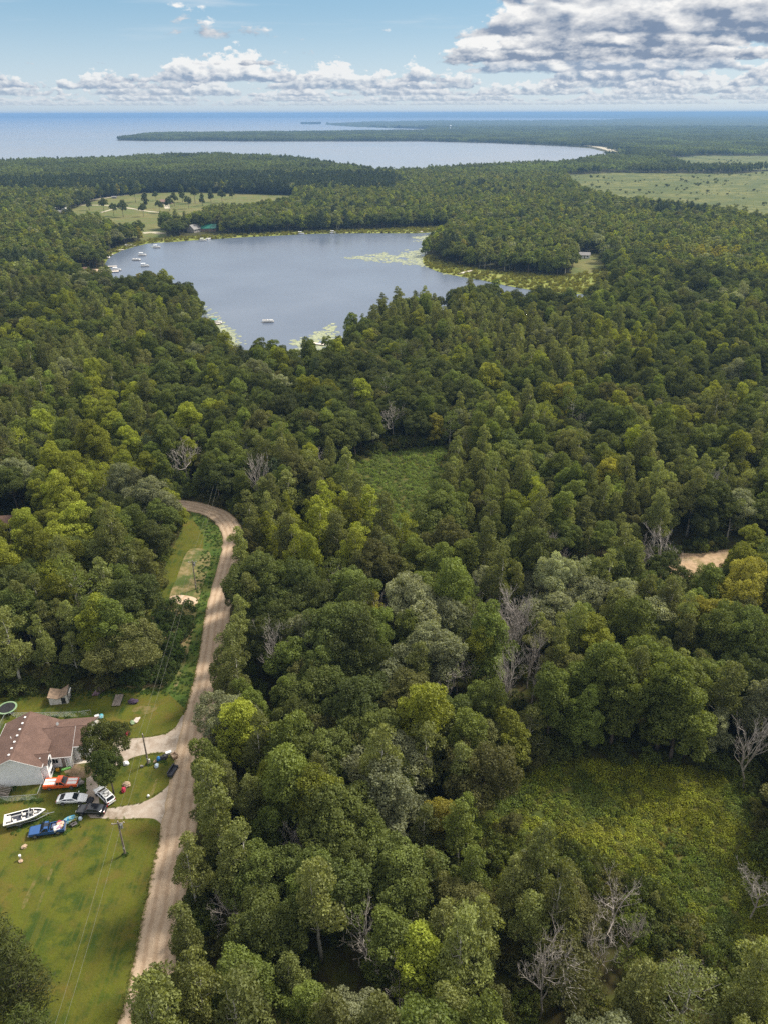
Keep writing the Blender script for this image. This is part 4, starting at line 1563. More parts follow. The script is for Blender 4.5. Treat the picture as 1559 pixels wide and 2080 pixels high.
scatter('verge_weeds', np.column_stack([Q, np.zeros(n)]), ['weed0', 'weed1', 'grass_tuft'], rg.integers(0, 3, n), rg.random(n) * 6.28,
        np.column_stack([np.full(n, 0.55), np.full(n, 0.55), 0.25 + 0.25 * rg.random(n)]), np.array([[0.066, 0.11, 0.016]]) * (0.7 + 0.6 * rg.random((n, 1))),
        'leafy green weeds on the verge and around the yard things', 'weeds')

# ragged grass where the lawn meets gravel
spots = []
mouths = [(G(372, 1535).y, G(374, 1448).y), (G(332, 1682).y, G(350, 1584).y)]
for p_ in edge[edge[:, 1] < 145]:
    for _ in range(9):
        q_ = (p_[0] - 0.02 + rg.normal() * 0.16, p_[1] + rg.random() * 3.0 - 1.5)
        if not any(a0 < q_[1] < a1 for a0, a1 in mouths):
            spots.append(q_)
for (ax, ay), (bx, by) in (((250, 1548), (310, 1531)), ((310, 1531), (345, 1529)), ((215, 1664), (312, 1664)), ((225, 1640), (282, 1632)), ((282, 1632), (330, 1607)),
                           ((262, 1500), (335, 1491)), ((335, 1491), (358, 1476))):
    a_, b_ = G(ax, ay), G(bx, by)
    for _ in range(18):
        q_ = a_.lerp(b_, rg.random())
        spots.append((q_.x + rg.normal() * 0.12, q_.y + rg.normal() * 0.12))
Q = np.array(spots)
n = len(Q)
scatter('edge_grass', np.column_stack([Q, np.zeros(n)]), ['grass_tuft'], np.zeros(n), rg.random(n) * 6.28,
        np.column_stack([np.full(n, 0.8), np.full(n, 0.8), 0.10 + 0.12 * rg.random(n)]), np.array([[0.160, 0.170, 0.030]]) * (0.7 + 0.6 * rg.random((n, 1))),
        'ragged grass along the edges of the road and driveways', 'grass')

Q = np.vstack([rand_in(REED_FAR, 0.10, 13), rand_in(REED_EAST, 0.12, 14), rand_in(REED_WEST, 0.12, 15), rand_in(SPIT, 0.2, 16)])
n = len(Q)
scatter('reeds', np.column_stack([Q, np.full(n, 0.1)]), ['reed_tuft'], np.zeros(n), rg.random(n) * 6.28, np.ones((n, 3)) * (0.7 + 0.7 * rg.random((n, 1))),
        np.array([[0.17, 0.165, 0.035]]) * (0.6 + 0.7 * rg.random((n, 1))), 'yellowish reeds fringing the small lake', 'reeds')
Q = np.vstack([rand_in(FEN, 0.005, 17), rand_in(FEN2, 0.0015, 18)])
q2 = vnoise(Q, 70, 3.0)
Q = Q[q2 + 0.3 * rg.random(len(q2)) > 0.1]
n = len(Q)
s = 0.22 + 1.3 * rg.random(n) ** 5
scatter('fen_shrubs', np.column_stack([Q, np.zeros(n)]), ['shrub0', 'shrub1'], rg.integers(0, 2, n), rg.random(n) * 6.28, np.column_stack([s, s, s]),
        np.array([[0.085, 0.10, 0.028]]) * (0.6 + 0.7 * rg.random((n, 1))), 'scattered low shrubs over the open fen', 'shrubs')

# lily pads
def lily_pads():
    rg = np.random.default_rng(21)
    regs = [(poly([(690, 524), (760, 515), (830, 506), (885, 500), (880, 545), (800, 536), (740, 531)]), 0.9), (poly([(560, 712), (590, 692), (640, 674), (686, 650), (700, 720), (600, 740)]), 0.9),
            (poly([(416, 622), (434, 630), (472, 662), (505, 700), (440, 720), (415, 660)]), 0.9), (poly([(830, 480), (905, 470), (905, 490), (860, 505), (835, 490)]), 0.5),
            (poly([(870, 540), (900, 548), (1000, 562), (1150, 578), (1150, 584), (1000, 573), (890, 556)]), 0.7), (poly([(285, 500), (330, 488), (345, 494), (300, 506)]), 0.4)]
    V, Fs, L = [], [], []
    for pg, dn in regs:
        Q = rand_in(pg, 0.62, int(dn * 100))
        Q = Q[inside(Q, LAKE)]
        den = vnoise(Q, 16, 5.0) + 0.45 * vnoise(Q, 5, 1.0)
        ed = dist_line(Q, np.vstack([pg, pg[:1]]))
        Q = Q[(den > 0.30 - dn * 0.5) & (rg.random(len(Q)) < np.clip(ed / 5, 0.2, 1))]
        for q in Q:
            r = 0.55 + 0.8 * rg.random()
            o = len(V)
            a0 = rg.random() * 6.28
            V += [(q[0] + r * math.cos(a0 + 1.047 * k), q[1] + r * 0.9 * math.sin(a0 + 1.047 * k), 0.09 + 0.02 * rg.random()) for k in range(6)]
            Fs.append(tuple(range(o, o + 6)))
            L.append(rg.random())
    me = np_mesh('lily_pads', V, Fs, L, [])
    m = mat('lily_leaf', (0.19, 0.215, 0.105), (0.29, 0.30, 0.17), 0.4, 0.45, coord='Object')
    tag(link_mesh('lily_pads', me, m), 'pale floating lily pads along the small lake shores', 'lily pads', None, 'stuff')


lily_pads()

# single trees on the park lawn
for i, (px, py, s, k) in enumerate([(207, 406, 0.95, 'mid_oak0'), (165, 417, 1.15, 'mid_oak1'), (276, 411, 1.2, 'mid_oak2'), (297, 424, 1.1, 'mid_maple0'), (317, 408, 0.75, 'mid_oak1'),
                                    (355, 418, 0.95, 'mid_oak0'), (371, 411, 1.2, 'mid_maple1'), (397, 413, 1.35, 'mid_oak2'), (429, 411, 1.0, 'mid_maple0'), (251, 441, 1.1, 'mid_oak0'),
                                    (292, 440, 0.9, 'mid_oak1'), (472, 404, 0.8, 'mid_maple1'), (232, 439, 0.9, 'mid_oak2'), (212, 431, 1.0, 'mid_oak1'), (182, 427, 0.9, 'mid_maple0'), (345, 429, 1.0, 'mid_oak0'),
                                    (325, 433, 0.9, 'mid_oak2'), (412, 418, 0.9, 'mid_maple0'), (452, 412, 1.0, 'mid_oak1'), (384, 424, 0.9, 'mid_oak0')]):
    lone_tree(px, py, k, s * 1.2, np.array(TINT['dark']) * 0.9, 'dark round tree standing alone on the park lawn', group='trees standing alone on the park lawn')


# ---- air
def haze():
    mb = MB().box(-62000, 62000, -2500, 72000, -4, 112)
    m, t, out = new_mat('haze')
    pv = t.new('ShaderNodeVolumePrincipled')
    pv.inputs['Color'].default_value = (0.20, 0.35, 0.58, 1)
    pv.inputs['Density'].default_value = HAZE_DENSITY
    pv.inputs['Anisotropy'].default_value = 0.2
    t.l.new(pv.outputs[0], out.inputs['Volume'])
    o = mb.build('haze', m)
    tag(o, 'thin bluish air between here and the horizon', 'haze', None, 'stuff')


HAZE_DENSITY = 1.2e-4
haze()


# ================================================================ the yard: house, vehicles, things
def slab(mb, pts, t):
    """polygon thickened by t along its normal"""
    p = [Vector(q) for q in pts]
    nn = (p[1] - p[0]).cross(p[2] - p[0]).normalized()
    n = len(p)
    vs = [q for q in p] + [q + nn * t for q in p]
    fs = [tuple(reversed(range(n))), tuple(range(n, 2 * n))] + [(i, (i + 1) % n, (i + 1) % n + n, i + n) for i in range(n)]
    return mb.add(vs, fs)


GLASS = mat('dark_glass', (0.012, 0.014, 0.017), (0.02, 0.024, 0.03), 1.0, 0.08, spec=0.6)
TYRE = mat('tyre_rubber', (0.02, 0.02, 0.02), (0.035, 0.032, 0.03), 5, 0.9)
RIM = mat('wheel_rim', (0.45, 0.45, 0.46), (0.30, 0.30, 0.30), 6, 0.35, 0.8)
CHROME = mat('bumper_metal', (0.40, 0.40, 0.40), (0.28, 0.28, 0.28), 5, 0.3, 0.7)
LAMP = mat('lamp_lens', (0.75, 0.75, 0.70), (0.6, 0.6, 0.56), 5, 0.15)
RED = mat('tail_lens', (0.32, 0.012, 0.012), (0.22, 0.01, 0.01), 5, 0.2)
BLACKP = mat('black_plastic', (0.015, 0.015, 0.017), (0.03, 0.03, 0.032), 4, 0.5)
WHITE = mat('white_paint', (0.78, 0.78, 0.77), (0.68, 0.68, 0.67), 1.5, 0.4)
GREYW = mat('weathered_wood', (0.24, 0.20, 0.17), (0.15, 0.125, 0.105), 4, 0.9, bump=0.01)
POLEW = mat('pole_wood', (0.25, 0.21, 0.17), (0.16, 0.13, 0.105), 6, 0.9)
STEEL = mat('galvanised_steel', (0.42, 0.43, 0.44), (0.30, 0.31, 0.32), 6, 0.5, 0.6)
CONC = mat('concrete', (0.52, 0.47, 0.40), (0.42, 0.37, 0.31), 1.2, 0.9, bump=0.01)


def siding_mat(name, c):
    m, t, out = new_mat(name)
    p = t.new('ShaderNodeBsdfPrincipled')
    p.inputs['Roughness'].default_value = 0.6
    t.l.new(p.outputs[0], out.inputs['Surface'])
    tc = t.new('ShaderNodeTexCoord')
    sp = t.new('ShaderNodeSeparateXYZ')
    t.l.new(tc.outputs['Object'], sp.inputs[0])
    fr = t.m('FRACT', t.m('DIVIDE', sp.outputs[2], 0.2))
    n = t.noise(tc.outputs['Object'], 0.7, 4.0)
    col = t.mix(t.sstep(0.35, 0.7, n), c, tuple(v * 0.9 for v in c))
    t.l.new(col, p.inputs['Base Color'])
    b = t.new('ShaderNodeBump')
    b.inputs['Distance'].default_value = 0.02
    t.l.new(fr, b.inputs['Height'])
    t.l.new(b.outputs[0], p.inputs['Normal'])
    return m


def shingle_mat(name, c1, c2):
    m, t, out = new_mat(name)
    p = t.new('ShaderNodeBsdfPrincipled')
    p.inputs['Roughness'].default_value = 0.92
    p.inputs['Specular IOR Level'].default_value = 0.2
    t.l.new(p.outputs[0], out.inputs['Surface'])
    tc = t.new('ShaderNodeTexCoord')
    br = t.new('ShaderNodeTexBrick')
    br.inputs['Scale'].default_value = 3.2
    br.inputs['Mortar Size'].default_value = 0.018
    br.inputs['Color1'].default_value = (*c1, 1)
    br.inputs['Color2'].default_value = (*c2, 1)
    br.inputs['Mortar'].default_value = (*[v * 0.6 for v in c2], 1)
    t.l.new(tc.outputs['Object'], br.inputs['Vector'])
    n = t.noise(tc.outputs['Object'], 0.6, 5.0, 0.65)
    n2 = t.noise(tc.outputs['Object'], 9.0, 3.0, 0.65)
    col = t.mix(t.sstep(0.35, 0.7, n), br.outputs['Color'], tuple(v * 1.12 for v in c1))
    col = t.mix(t.sstep(0.4, 0.8, n2), col, tuple(v * 0.75 for v in c2))
    t.l.new(col, p.inputs['Base Color'])
    b = t.new('ShaderNodeBump')
    b.inputs['Distance'].default_value = 0.015
    t.l.new(br.outputs['Fac'], b.inputs['Height'])
    b.invert = True
    t.l.new(b.outputs[0], p.inputs['Normal'])
    return m


SIDING = siding_mat('grey_white_siding', (0.84, 0.84, 0.85))
SHINGLE = shingle_mat('brown_shingles', (0.150, 0.094, 0.074), (0.112, 0.070, 0.056))


def window(parent, c, ux, uz, w, h, n, name='window'):
    """window in a wall: pane, frame and sill; c centre, ux/uz wall axes, n outward"""
    c, ux, uz, n = Vector(c), Vector(ux), Vector(uz), Vector(n)

    def q(a, b, o):
        return c + ux * a + uz * b + n * o
    fr = MB()
    for a0, a1, b0, b1 in ((-w / 2 - .08, w / 2 + .08, h / 2, h / 2 + .08), (-w / 2 - .08, w / 2 + .08, -h / 2 - .08, -h / 2),
                           (-w / 2 - .08, -w / 2, -h / 2, h / 2), (w / 2, w / 2 + .08, -h / 2, h / 2), (-.025, .025, -h / 2, h / 2)):
        slab(fr, [q(a0, b0, 0), q(a1, b0, 0), q(a1, b1, 0), q(a0, b1, 0)], 0.06 if ux.cross(uz).dot(n) > 0 else -0.06)
    o = fr.build(name, WHITE, parent)
    g = MB()
    slab(g, [q(-w / 2, -h / 2, .004), q(w / 2, -h / 2, .004), q(w / 2, h / 2, .004), q(-w / 2, h / 2, .004)], 0.025 if ux.cross(uz).dot(n) > 0 else -0.025)
    g.build('pane', GLASS, o)
    return o


def build_house():
    g = G(90.4, 1592)
    h = empty('house', (g.x, g.y, 0), R(6.3), 'split-level house with brown shingle roof and pale grey siding', 'house')
    W, D, EV, RG = 8.2, 10.6, 4.2, 6.25
    # main block with gables
    mb = MB()
    x0, x1 = -W, 0.0
    pent = lambda y: [(x0, y, 0), (x1, y, 0), (x1, y, EV), ((x0 + x1) / 2, y, RG - 0.1), (x0, y, EV)]
    a, b = pent(0), pent(D)
    mb.add(a + b, [(0, 1, 2, 3, 4), (9, 8, 7, 6, 5), (1, 6, 7, 2), (0, 4, 9, 5), (0, 5, 6, 1)])
    mb.build('wall', SIDING, h)
    sl = (RG - EV) / (W / 2)
    ov = 0.45
    xm = (x0 + x1) / 2

    def roof_plane(pts, nm='roof'):
        m = MB()
        slab(m, pts, 0.14)
        return m.build(nm, SHINGLE, h)
    right = roof_plane([(xm, -ov, RG), (x1 + ov, -ov, EV - ov * sl), (x1 + ov, D + ov, EV - ov * sl), (xm, D + ov, RG)])
    left = roof_plane([(x0 - ov, -ov, EV - ov * sl), (xm - .003, -ov, RG), (xm - .003, D + ov, RG), (x0 - ov, D + ov, EV - ov * sl)])
    for k in range(7):
        y = 0.9 + k * (D - 1.7) / 6
        MB().box(-.16, .16, -.16, .16, 0, .20).build('roof_vent', WHITE, left, 0.02, loc=(xm - 0.55, y, RG - 0.55 * sl + 0.1))
    MB().tube([(0, 0, 0), (0, 0, .45)], .07, 8).build('roof_pipe', WHITE, left, loc=(xm - 1.7, 5.4, RG - 1.7 * sl + 0.1))
    # bargeboards and gutters
    t = MB()
    slab(t, [(xm, -ov - .03, RG - .06), (x1 + ov, -ov - .03, EV - ov * sl - .06), (x1 + ov, -ov - .03, EV - ov * sl + .14), (xm, -ov - .03, RG + .15)], -.03)
    slab(t, [(x0 - ov, -ov - .03, EV - ov * sl - .06), (xm, -ov - .03, RG - .06), (xm, -ov - .03, RG + .15), (x0 - ov, -ov - .03, EV - ov * sl + .14)], -.03)
    t.build('bargeboard', WHITE, h)
    MB().box(x1 + ov, x1 + ov + .1, -ov, 3.2, EV - ov * sl - .02, EV - ov * sl + .12).build('gutter', WHITE, h)
    MB().box(x0 - ov - .1, x0 - ov, -ov, D + ov, EV - ov * sl - .02, EV - ov * sl + .12).build('gutter', WHITE, h)
    # corner boards
    MB().box(-.06, .05, -.05, .06, 0, EV - .15).build('corner_board', WHITE, h)
    # bay with its small cross gable
    bx, by0, by1, bz = 0.9, 0.5, 3.1, 4.0
    ym, brz = (by0 + by1) / 2, 4.9
    mb = MB()
    pf = [(0.003, by0, 0), (bx, by0, 0), (bx, by1, 0), (0.003, by1, 0), (0.003, by0, bz), (bx, by0, bz), (bx, by1, bz), (0.003, by1, bz), (bx, ym, brz - .12), (0.003, ym, brz - .12)]
    mb.add(pf, [(0, 1, 5, 4), (1, 2, 6, 8, 5), (2, 3, 7, 6), (4, 5, 8, 9), (9, 8, 6, 7), (0, 3, 2, 1)])
    bay = mb.build('bay', SIDING, h)
    bs = (brz - bz) / (ym - by0)
    for sgn in (-1, 1):
        ye = ym + sgn * ((by1 - by0) / 2 + .3)
        ze = bz - .3 * bs
        m = MB()
        pts = [(-2.7, ym, brz), (bx + .3, ym, brz), (bx + .3, ye, ze), (-0.9, ye, ze)]
        slab(m, pts if sgn < 0 else pts[::-1], -0.10 if sgn < 0 else -0.10)
        # keep the outer face up
        m.build('bay_roof', SHINGLE, h)
    MB().box(-.14, .14, -.14, .14, 0, .2).build('roof_vent', WHITE, h, 0.02, loc=(-0.1, ym - .5, brz - .45))
    window(h, (bx, ym, 3.0), (0, 1, 0), (0, 0, 1), 1.5, 1.5, (1, 0, 0))
    window(h, (bx, ym, 1.0), (0, 1, 0), (0, 0, 1), 1.3, 0.9, (1, 0, 0))
    window(h, (0.0, 3.0 + .9, 2.6), (0, 1, 0), (0, 0, 1), .5, .8, (1, 0, 0))
    # low wing with the garage
    wx0, wx1, wx2 = 0.003, 3.9, 6.3
    fy, by_, ry, rz, ez = 3.5, 12.0, 7.77, 5.0, 2.6
    s2 = (rz - ez) / (ry - 3.03)
    mb = MB()
    top = lambda y: ez + (y - 3.03) * s2 - .12 if y <= ry else rz - (y - ry) * s2 - .12
    a = [(wx0, fy, 0), (wx0, by_, 0), (wx0, by_, top(by_)), (wx0, ry, rz - .12), (wx0, fy, top(fy))]
    b = [(wx1, *p[1:]) for p in a]
    mb.add(a + b, [(0, 1, 2, 3, 4), (9, 8, 7, 6, 5), (0, 4, 9, 5), (1, 6, 7, 2)])
    mb.build('wall', SIDING, h)
    fy2 = 5.0
    mb = MB()
    a = [(wx1 + .003, fy2, 0), (wx1 + .003, by_, 0), (wx1 + .003, by_, top(by_)), (wx1 + .003, ry, rz - .12), (wx1 + .003, fy2, top(fy2))]
    b = [(wx2, *p[1:]) for p in a]
    mb.add(a + b, [(0, 1, 2, 3, 4), (9, 8, 7, 6, 5), (0, 4, 9, 5), (1, 6, 7, 2)])
    mb.build('wall', SIDING, h)
    zf = lambda y: ez + (y - 3.03) * s2
    roof_plane([(-2.6, 3.03, zf(3.03)), (wx1 + .3, 3.03, zf(3.03)), (wx1 + .3, ry, rz), (-2.6, ry, rz)])
    roof_plane([(wx1 + .303, 4.5, zf(4.5)), (wx2 + .3, 4.5, zf(4.5)), (wx2 + .3, ry, rz), (wx1 + .303, ry, rz)])
    roof_plane([(-3.0, ry + .003, rz), (wx2 + .3, ry + .003, rz), (wx2 + .3, 12.4, rz - (12.4 - ry) * s2), (-3.0, 12.4, rz - (12.4 - ry) * s2)])
    MB().box(-1.9, wx1 + .3, 2.93, 3.03, ez - .02, ez + .13).build('gutter', WHITE, h)
    MB().box(wx1 + .31, wx2 + .3, 4.40, 4.5, zf(4.5) - .02, zf(4.5) + .13).build('gutter', WHITE, h)
    m = MB()
    slab(m, [(wx1 + .3, 3.0, zf(3.03) - .04), (wx1 + .3, ry, rz - .04), (wx1 + .3, ry, rz + .17), (wx1 + .3, 3.0, zf(3.03) + .16)], .03)
    m.build('bargeboard', WHITE, h)
    # posts of the porch, garage door with panels, porch door
    for x in (3.0, 3.75):
        MB().box(x - .06, x + .06, 3.14, 3.26, 0, 2.55).build('porch_post', WHITE, h)
    gd = MB().box(4.05, 6.15, 4.94, 4.998, 0.02, 2.2).build('garage_door', WHITE, h)
    for k in range(4):
        MB().box(4.12, 6.08, 4.915, 4.94, 0.08 + k * .53, 0.53 + k * .53).build('panel', WHITE, gd, 0.01)
    dr = MB().box(2.2, 3.0, 3.45, 3.498, 0.05, 2.1).build('door', GREYW, h)
    MB().tube([(2.9, 3.40, 1.0), (2.9, 3.46, 1.0)], .035, 8).build('handle', STEEL, dr)
    window(h, (1.2, 3.5, 1.5), (1, 0, 0), (0, 0, 1), .9, .9, (0, -1, 0))
    # chimney pipe with satellite dish by the back slope
    MB().tube([(0, 0, 0), (0, 0, .5)], .03, 6).tube([(0, 0, .5), (.05, -.02, .55), (.12, -.05, .58)], [.05, .24, .30], 12).build('satellite_dish', STEEL, h, loc=(0.8, 8.7, 4.6))
    return h


build_house()

# concrete apron and what stands on it
ap = smooth_line(poly([(134, 1552), (182, 1549), (196, 1540), (205, 1500), (205, 1466), (190, 1466), (183, 1500), (180, 1531), (140, 1537)]), 2, True)
sheet('concrete_apron', ap, 0.024, CONC)


def wheel(parent, x, y, r=0.33, w=0.22):
    sgn = 1 if y > 0 else -1
    t = MB()
    prof = [(r * .62, -w / 2), (r * .93, -w / 2), (r, -w * .3), (r, w * .3), (r * .93, w / 2), (r * .62, w / 2)]
    n = 18
    vs = [(math.cos(6.2832 * k / n) * q, dy, math.sin(6.2832 * k / n) * q) for k in range(n) for q, dy in prof]
    m = len(prof)
    fs = [(k * m + j, ((k + 1) % n) * m + j, ((k + 1) % n) * m + (j + 1) % m, k * m + (j + 1) % m) for k in range(n) for j in range(m)]
    t.add(vs, fs)
    o = t.build('wheel', TYRE, parent, loc=(x, y, r))
    MB().tube([(0, -w * .28 * sgn, 0), (0, w * .42 * sgn, 0)], [r * .6, r * .6], 14).tube([(0, w * .40 * sgn, 0), (0, w * .47 * sgn, 0)], [r * .2, r * .16], 8).build('rim', RIM, o)
    return o


def pane(parent, pts, name='window', t=0.012, m=None):
    mb = MB()
    slab(mb, pts, t)
    return mb.build(name, m or GLASS, parent)


def cab_glass(parent, prof, w0, w1, split=None, inset=0.12):
    """windscreen, rear and side windows on a cab whose profile is rear-bottom, rear-top, front-top, front-bottom"""
    (x0, z0), (x1, z1), (x2, z2), (x3, z3) = prof
    lo, hi = min(z0, z3), max(z1, z2)
    wd = lambda z: (w0 + (w1 - w0) * (z - lo) / (hi - lo)) / 2

    def L(a, b, t):
        return (a[0] + (b[0] - a[0]) * t, a[1] + (b[1] - a[1]) * t)

    def cross(a, b, flip, nm):
        A, B = L(a, b, .10), L(a, b, .90)
        ya, yb = wd(A[1]) - .10, wd(B[1]) - .10
        pts = [(A[0], -ya, A[1]), (A[0], ya, A[1]), (B[0], yb, B[1]), (B[0], -yb, B[1])]
        if flip:
            pts = pts[::-1]
        n = (Vector(pts[1]) - Vector(pts[0])).cross(Vector(pts[2]) - Vector(pts[0])).normalized() * 0.004
        pane(parent, [Vector(p) + n for p in pts], nm)
    cross((x3, z3), (x2, z2), False, 'windscreen')
    cross((x0, z0), (x1, z1), True, 'rear_window')
    zb, zt = max(z0, z3) + .06, min(z1, z2) - .07
    fx = lambda z: x3 + (x2 - x3) * (z - z3) / (z2 - z3)
    rx = lambda z: x0 + (x1 - x0) * (z - z0) / (z1 - z0)
    sp = split if split is not None else [(x1 + x2) / 2]
    cuts = [None] + list(sp) + [None]
    for s in (-1, 1):
        for i in range(len(cuts) - 1):
            a0 = (rx(zb) + inset, rx(zt) + inset * .8) if cuts[i] is None else (cuts[i] + .04, cuts[i] + .04)
            a1 = (fx(zb) - inset, fx(zt) - inset * .8) if cuts[i + 1] is None else (cuts[i + 1] - .04, cuts[i + 1] - .04)
            pts = [(a0[0], s * (wd(zb) + .003), zb), (a1[0], s * (wd(zb) + .003), zb), (a1[1], s * (wd(zt) + .003), zt), (a0[1], s * (wd(zt) + .003), zt)]
            if s > 0:
                pts = pts[::-1]
            pane(parent, pts, 'side_window')


def lamps(parent, L, W, zf, zr, h=.14):
    W = W * .88
    for s in (-1, 1):
        MB().box(L / 2 - .06, L / 2 + .015, s * W * .36 - .16, s * W * .36 + .16, zf - h / 2, zf + h / 2).build('headlight', LAMP, parent, .015)
        MB().box(-L / 2 - .015, -L / 2 + .05, s * W * .40 - .12, s * W * .40 + .12, zr - h, zr + h).build('tail_light', RED, parent, .015)


def paint(name, c, rough=0.28, c2=None):
    return mat(name, c, c2 or tuple(v * .88 for v in c), 1.2, rough, coat=0.6)


def taper(o, L, amt=0.20):
    """round the ends of a body in plan"""
    for v in o.data.vertices:
        v.co.y *= 1 - amt * (abs(v.co.x) / (L / 2)) ** 6
    return o


def car(name, loc, rz, label, cat, body_m, L, W, lower, cab, wheels, w_top, split=None, roof_m=None, r=.31):
    e = empty(name, loc, rz, label, cat)
    taper(MB().prof(lower, W, W * .96).build('body', body_m, e, .07, 3, True), L)
    MB().prof(cab, W * .92, w_top).build('cabin', roof_m or body_m, e, .05, 2, True)
    cab_glass(e, cab, W * .92, w_top, split)
    for x in wheels:
        for s in (-1, 1):
            wheel(e, x, s * (W / 2 - .08), r, .2)
    MB().box(-L / 2 - .03, -L / 2 + .12, -W * .40, W * .40, .38, .58).build('bumper', body_m, e, .04)
    MB().box(L / 2 - .12, L / 2 + .03, -W * .40, W * .40, .34, .54).build('bumper', body_m, e, .04)
    for s in (-1, 1):
        MB().box(cab[3][0] - .25, cab[3][0] - .10, s * W * .5 - .02, s * W * .5 + s * .14 + .02, .98, 1.10).build('mirror', body_m, e, .02)
    return e


def heading(a, b):
    """from pixel a to pixel b on the ground"""
    p, q = G(*a), G(*b)
    return math.atan2(q.y - p.y, q.x - p.x)


def at(px, py, z=0.0):
    g = G(px, py)
    return (g.x, g.y, z)


# white coupe
WCAR = paint('white_car_paint', (0.80, 0.80, 0.80))
L, W = 4.75, 1.78
e = car('coupe', at(148, 1627), heading((121, 1629), (176, 1626)), 'white low coupe parked on the grass beside the black sedan', 'car', WCAR, L, W,
        [(-L / 2, .32), (-L / 2, .72), (-L / 2 + .25, .90), (-1.2, .93), (.9, .88), (1.7, .76), (L / 2 - .12, .60), (L / 2, .48), (L / 2, .32)],
        [(-1.95, .90), (-.95, 1.24), (.18, 1.27), (1.12, .88)], (-1.35, 1.42), 1.32, [-.55])
lamps(e, L, W, .55, .72, .09)
# black sedan
BCAR = paint('black_car_paint', (0.012, 0.013, 0.018), .18)
L, W = 4.7, 1.76
e = car('sedan', at(188, 1650), heading((213, 1652), (163, 1650)), 'black four-door sedan at the end of the lower driveway', 'car', BCAR, L, W,
        [(-L / 2, .34), (-L / 2, .88), (-L / 2 + .2, .98), (-1.35, 1.0), (1.0, .94), (2.0, .82), (L / 2, .64), (L / 2, .34)],
        [(-1.85, .97), (-1.05, 1.41), (.25, 1.43), (1.15, .92)], (-1.38, 1.42), 1.24, [-.40])
lamps(e, L, W, .70, .80)
# hatchback
VCAR = paint('van_white_paint', (0.72, 0.72, 0.72))
L, W = 4.5, 1.74
e = car('hatchback', at(214, 1620), heading((230, 1633), (199, 1603)), 'white hatchback with sky and tree reflections painted on its roof parked under the yard tree', 'car', VCAR, L, W,
        [(-L / 2, .36), (-L / 2, .92), (-L / 2 + .1, 1.0), (-1.3, 1.02), (1.1, .98), (1.95, .86), (L / 2, .66), (L / 2, .36)],
        [(-2.12, .98), (-1.72, 1.52), (.10, 1.56), (1.20, .96)], (-1.32, 1.38), 1.26, [-1.05, -.2])
lamps(e, L, W, .72, .82)
REFL_MOTTLE = mat('painted_reflection', (0.03, 0.03, 0.03), (0.55, 0.55, 0.54), 2.6, 0.5)  # black and white mottle paints sky and tree reflections, laid on the hood too
MB().box(-1.58, -.02, -.54, .54, 1.560, 1.572).build('roof_reflection', REFL_MOTTLE, e)
MB().box(1.25, 1.85, -.6, .6, .955, .975).build('hood_panel', REFL_MOTTLE, e, rot=(0, .06, 0))


def pickup(loc, rz, label, paint_m, L, W, covered, extcab):
    e = empty('pickup_truck', loc, rz, label, 'truck')
    bx = -.45 if not extcab else -.75      # front wall of the bed
    fx = .95
    # nose and sill
    MB().prof([(bx, .42), (bx, 1.02), (fx, 1.02), (L / 2 - .15, .94), (L / 2, .84), (L / 2, .42)], W, W * .97).build('body', paint_m, e, .06, 3, True)
    taper(e.children[0], L, .12)
    # bed: floor, sides, tailgate
    MB().box(-L / 2 + .03, bx, -W / 2 + .06, W / 2 - .06, .55, .68).build('bed_floor', BLACKP, e)
    for s in (-1, 1):
        MB().box(-L / 2, bx + .01, s * (W / 2 - .05) - .06, s * (W / 2 - .05) + .06, .45, 1.02).build('bed_side', paint_m, e, .03)
    MB().box(-L / 2 - .02, -L / 2 + .06, -W / 2 + .1, W / 2 - .1, .5, 1.0).build('tailgate', paint_m, e, .02)
    cab = [(bx + .02, .98), (bx + .14, 1.62), (fx - .75, 1.66), (fx + .05, 1.0)]
    MB().prof(cab, W * .95, W * .78).build('cab', paint_m, e, .06, 2, True)
    cab_glass(e, cab, W * .95, W * .78, [(bx + fx) / 2 - .25])
    for x in (-L / 2 + 1.0, L / 2 - .95):
        for s in (-1, 1):
            wheel(e, x, s * (W / 2 - .08), .37, .25)
    MB().box(L / 2 - .05, L / 2 + .10, -W * .48, W * .48, .44, .62).build('bumper', CHROME, e, .03)
    MB().box(-L / 2 - .14, -L / 2 - .02, -W * .48, W * .48, .46, .62).build('bumper', CHROME, e, .03)
    MB().box(L / 2 - .04, L / 2 + .012, -W * .30, W * .30, .64, .84).build('grille', BLACKP, e, .01)
    lamps(e, L, W, .74, .82)
    for s in (-1, 1):
        MB().box(fx - .30, fx - .14, s * W * .5 - .02, s * W * .5 + s * .18, 1.10, 1.28).build('mirror', BLACKP, e, .02)
    return e, bx, fx, cab


ORANGE = paint('orange_paint', (0.66, 0.10, 0.018), .3)
STRIPE = mat('white_stripe', (0.78, 0.74, 0.70), (0.7, 0.66, 0.62), 2, .4)
L, W = 5.55, 1.9
e, bx, fx, cab = pickup(at(127, 1596), heading((94, 1600), (160, 1596)), 'orange pickup with broad white stripes beside the house bay', ORANGE, L, W, True, True)
MB().box(-L / 2 + .04, bx - .02, -W / 2 + .05, W / 2 - .05, 1.024, 1.06).build('bed_cover', ORANGE, e, .015)
MB().box(-L / 2 + .06, bx - .04, .08, .62, 1.062, 1.068).build('stripe', STRIPE, e)
MB().box(-L / 2 + .06, bx - .04, -.62, -.08, 1.062, 1.068).build('stripe', STRIPE, e)
for s in (-1, 1):
    m = MB()
    slab(m, [(fx + .12, s * .35 - .27, 1.022), (L / 2 - .2, s * .35 - .27, .948), (L / 2 - .2, s * .35 + .27, .948), (fx + .12, s * .35 + .27, 1.022)], .012)
    m.build('stripe', STRIPE, e)

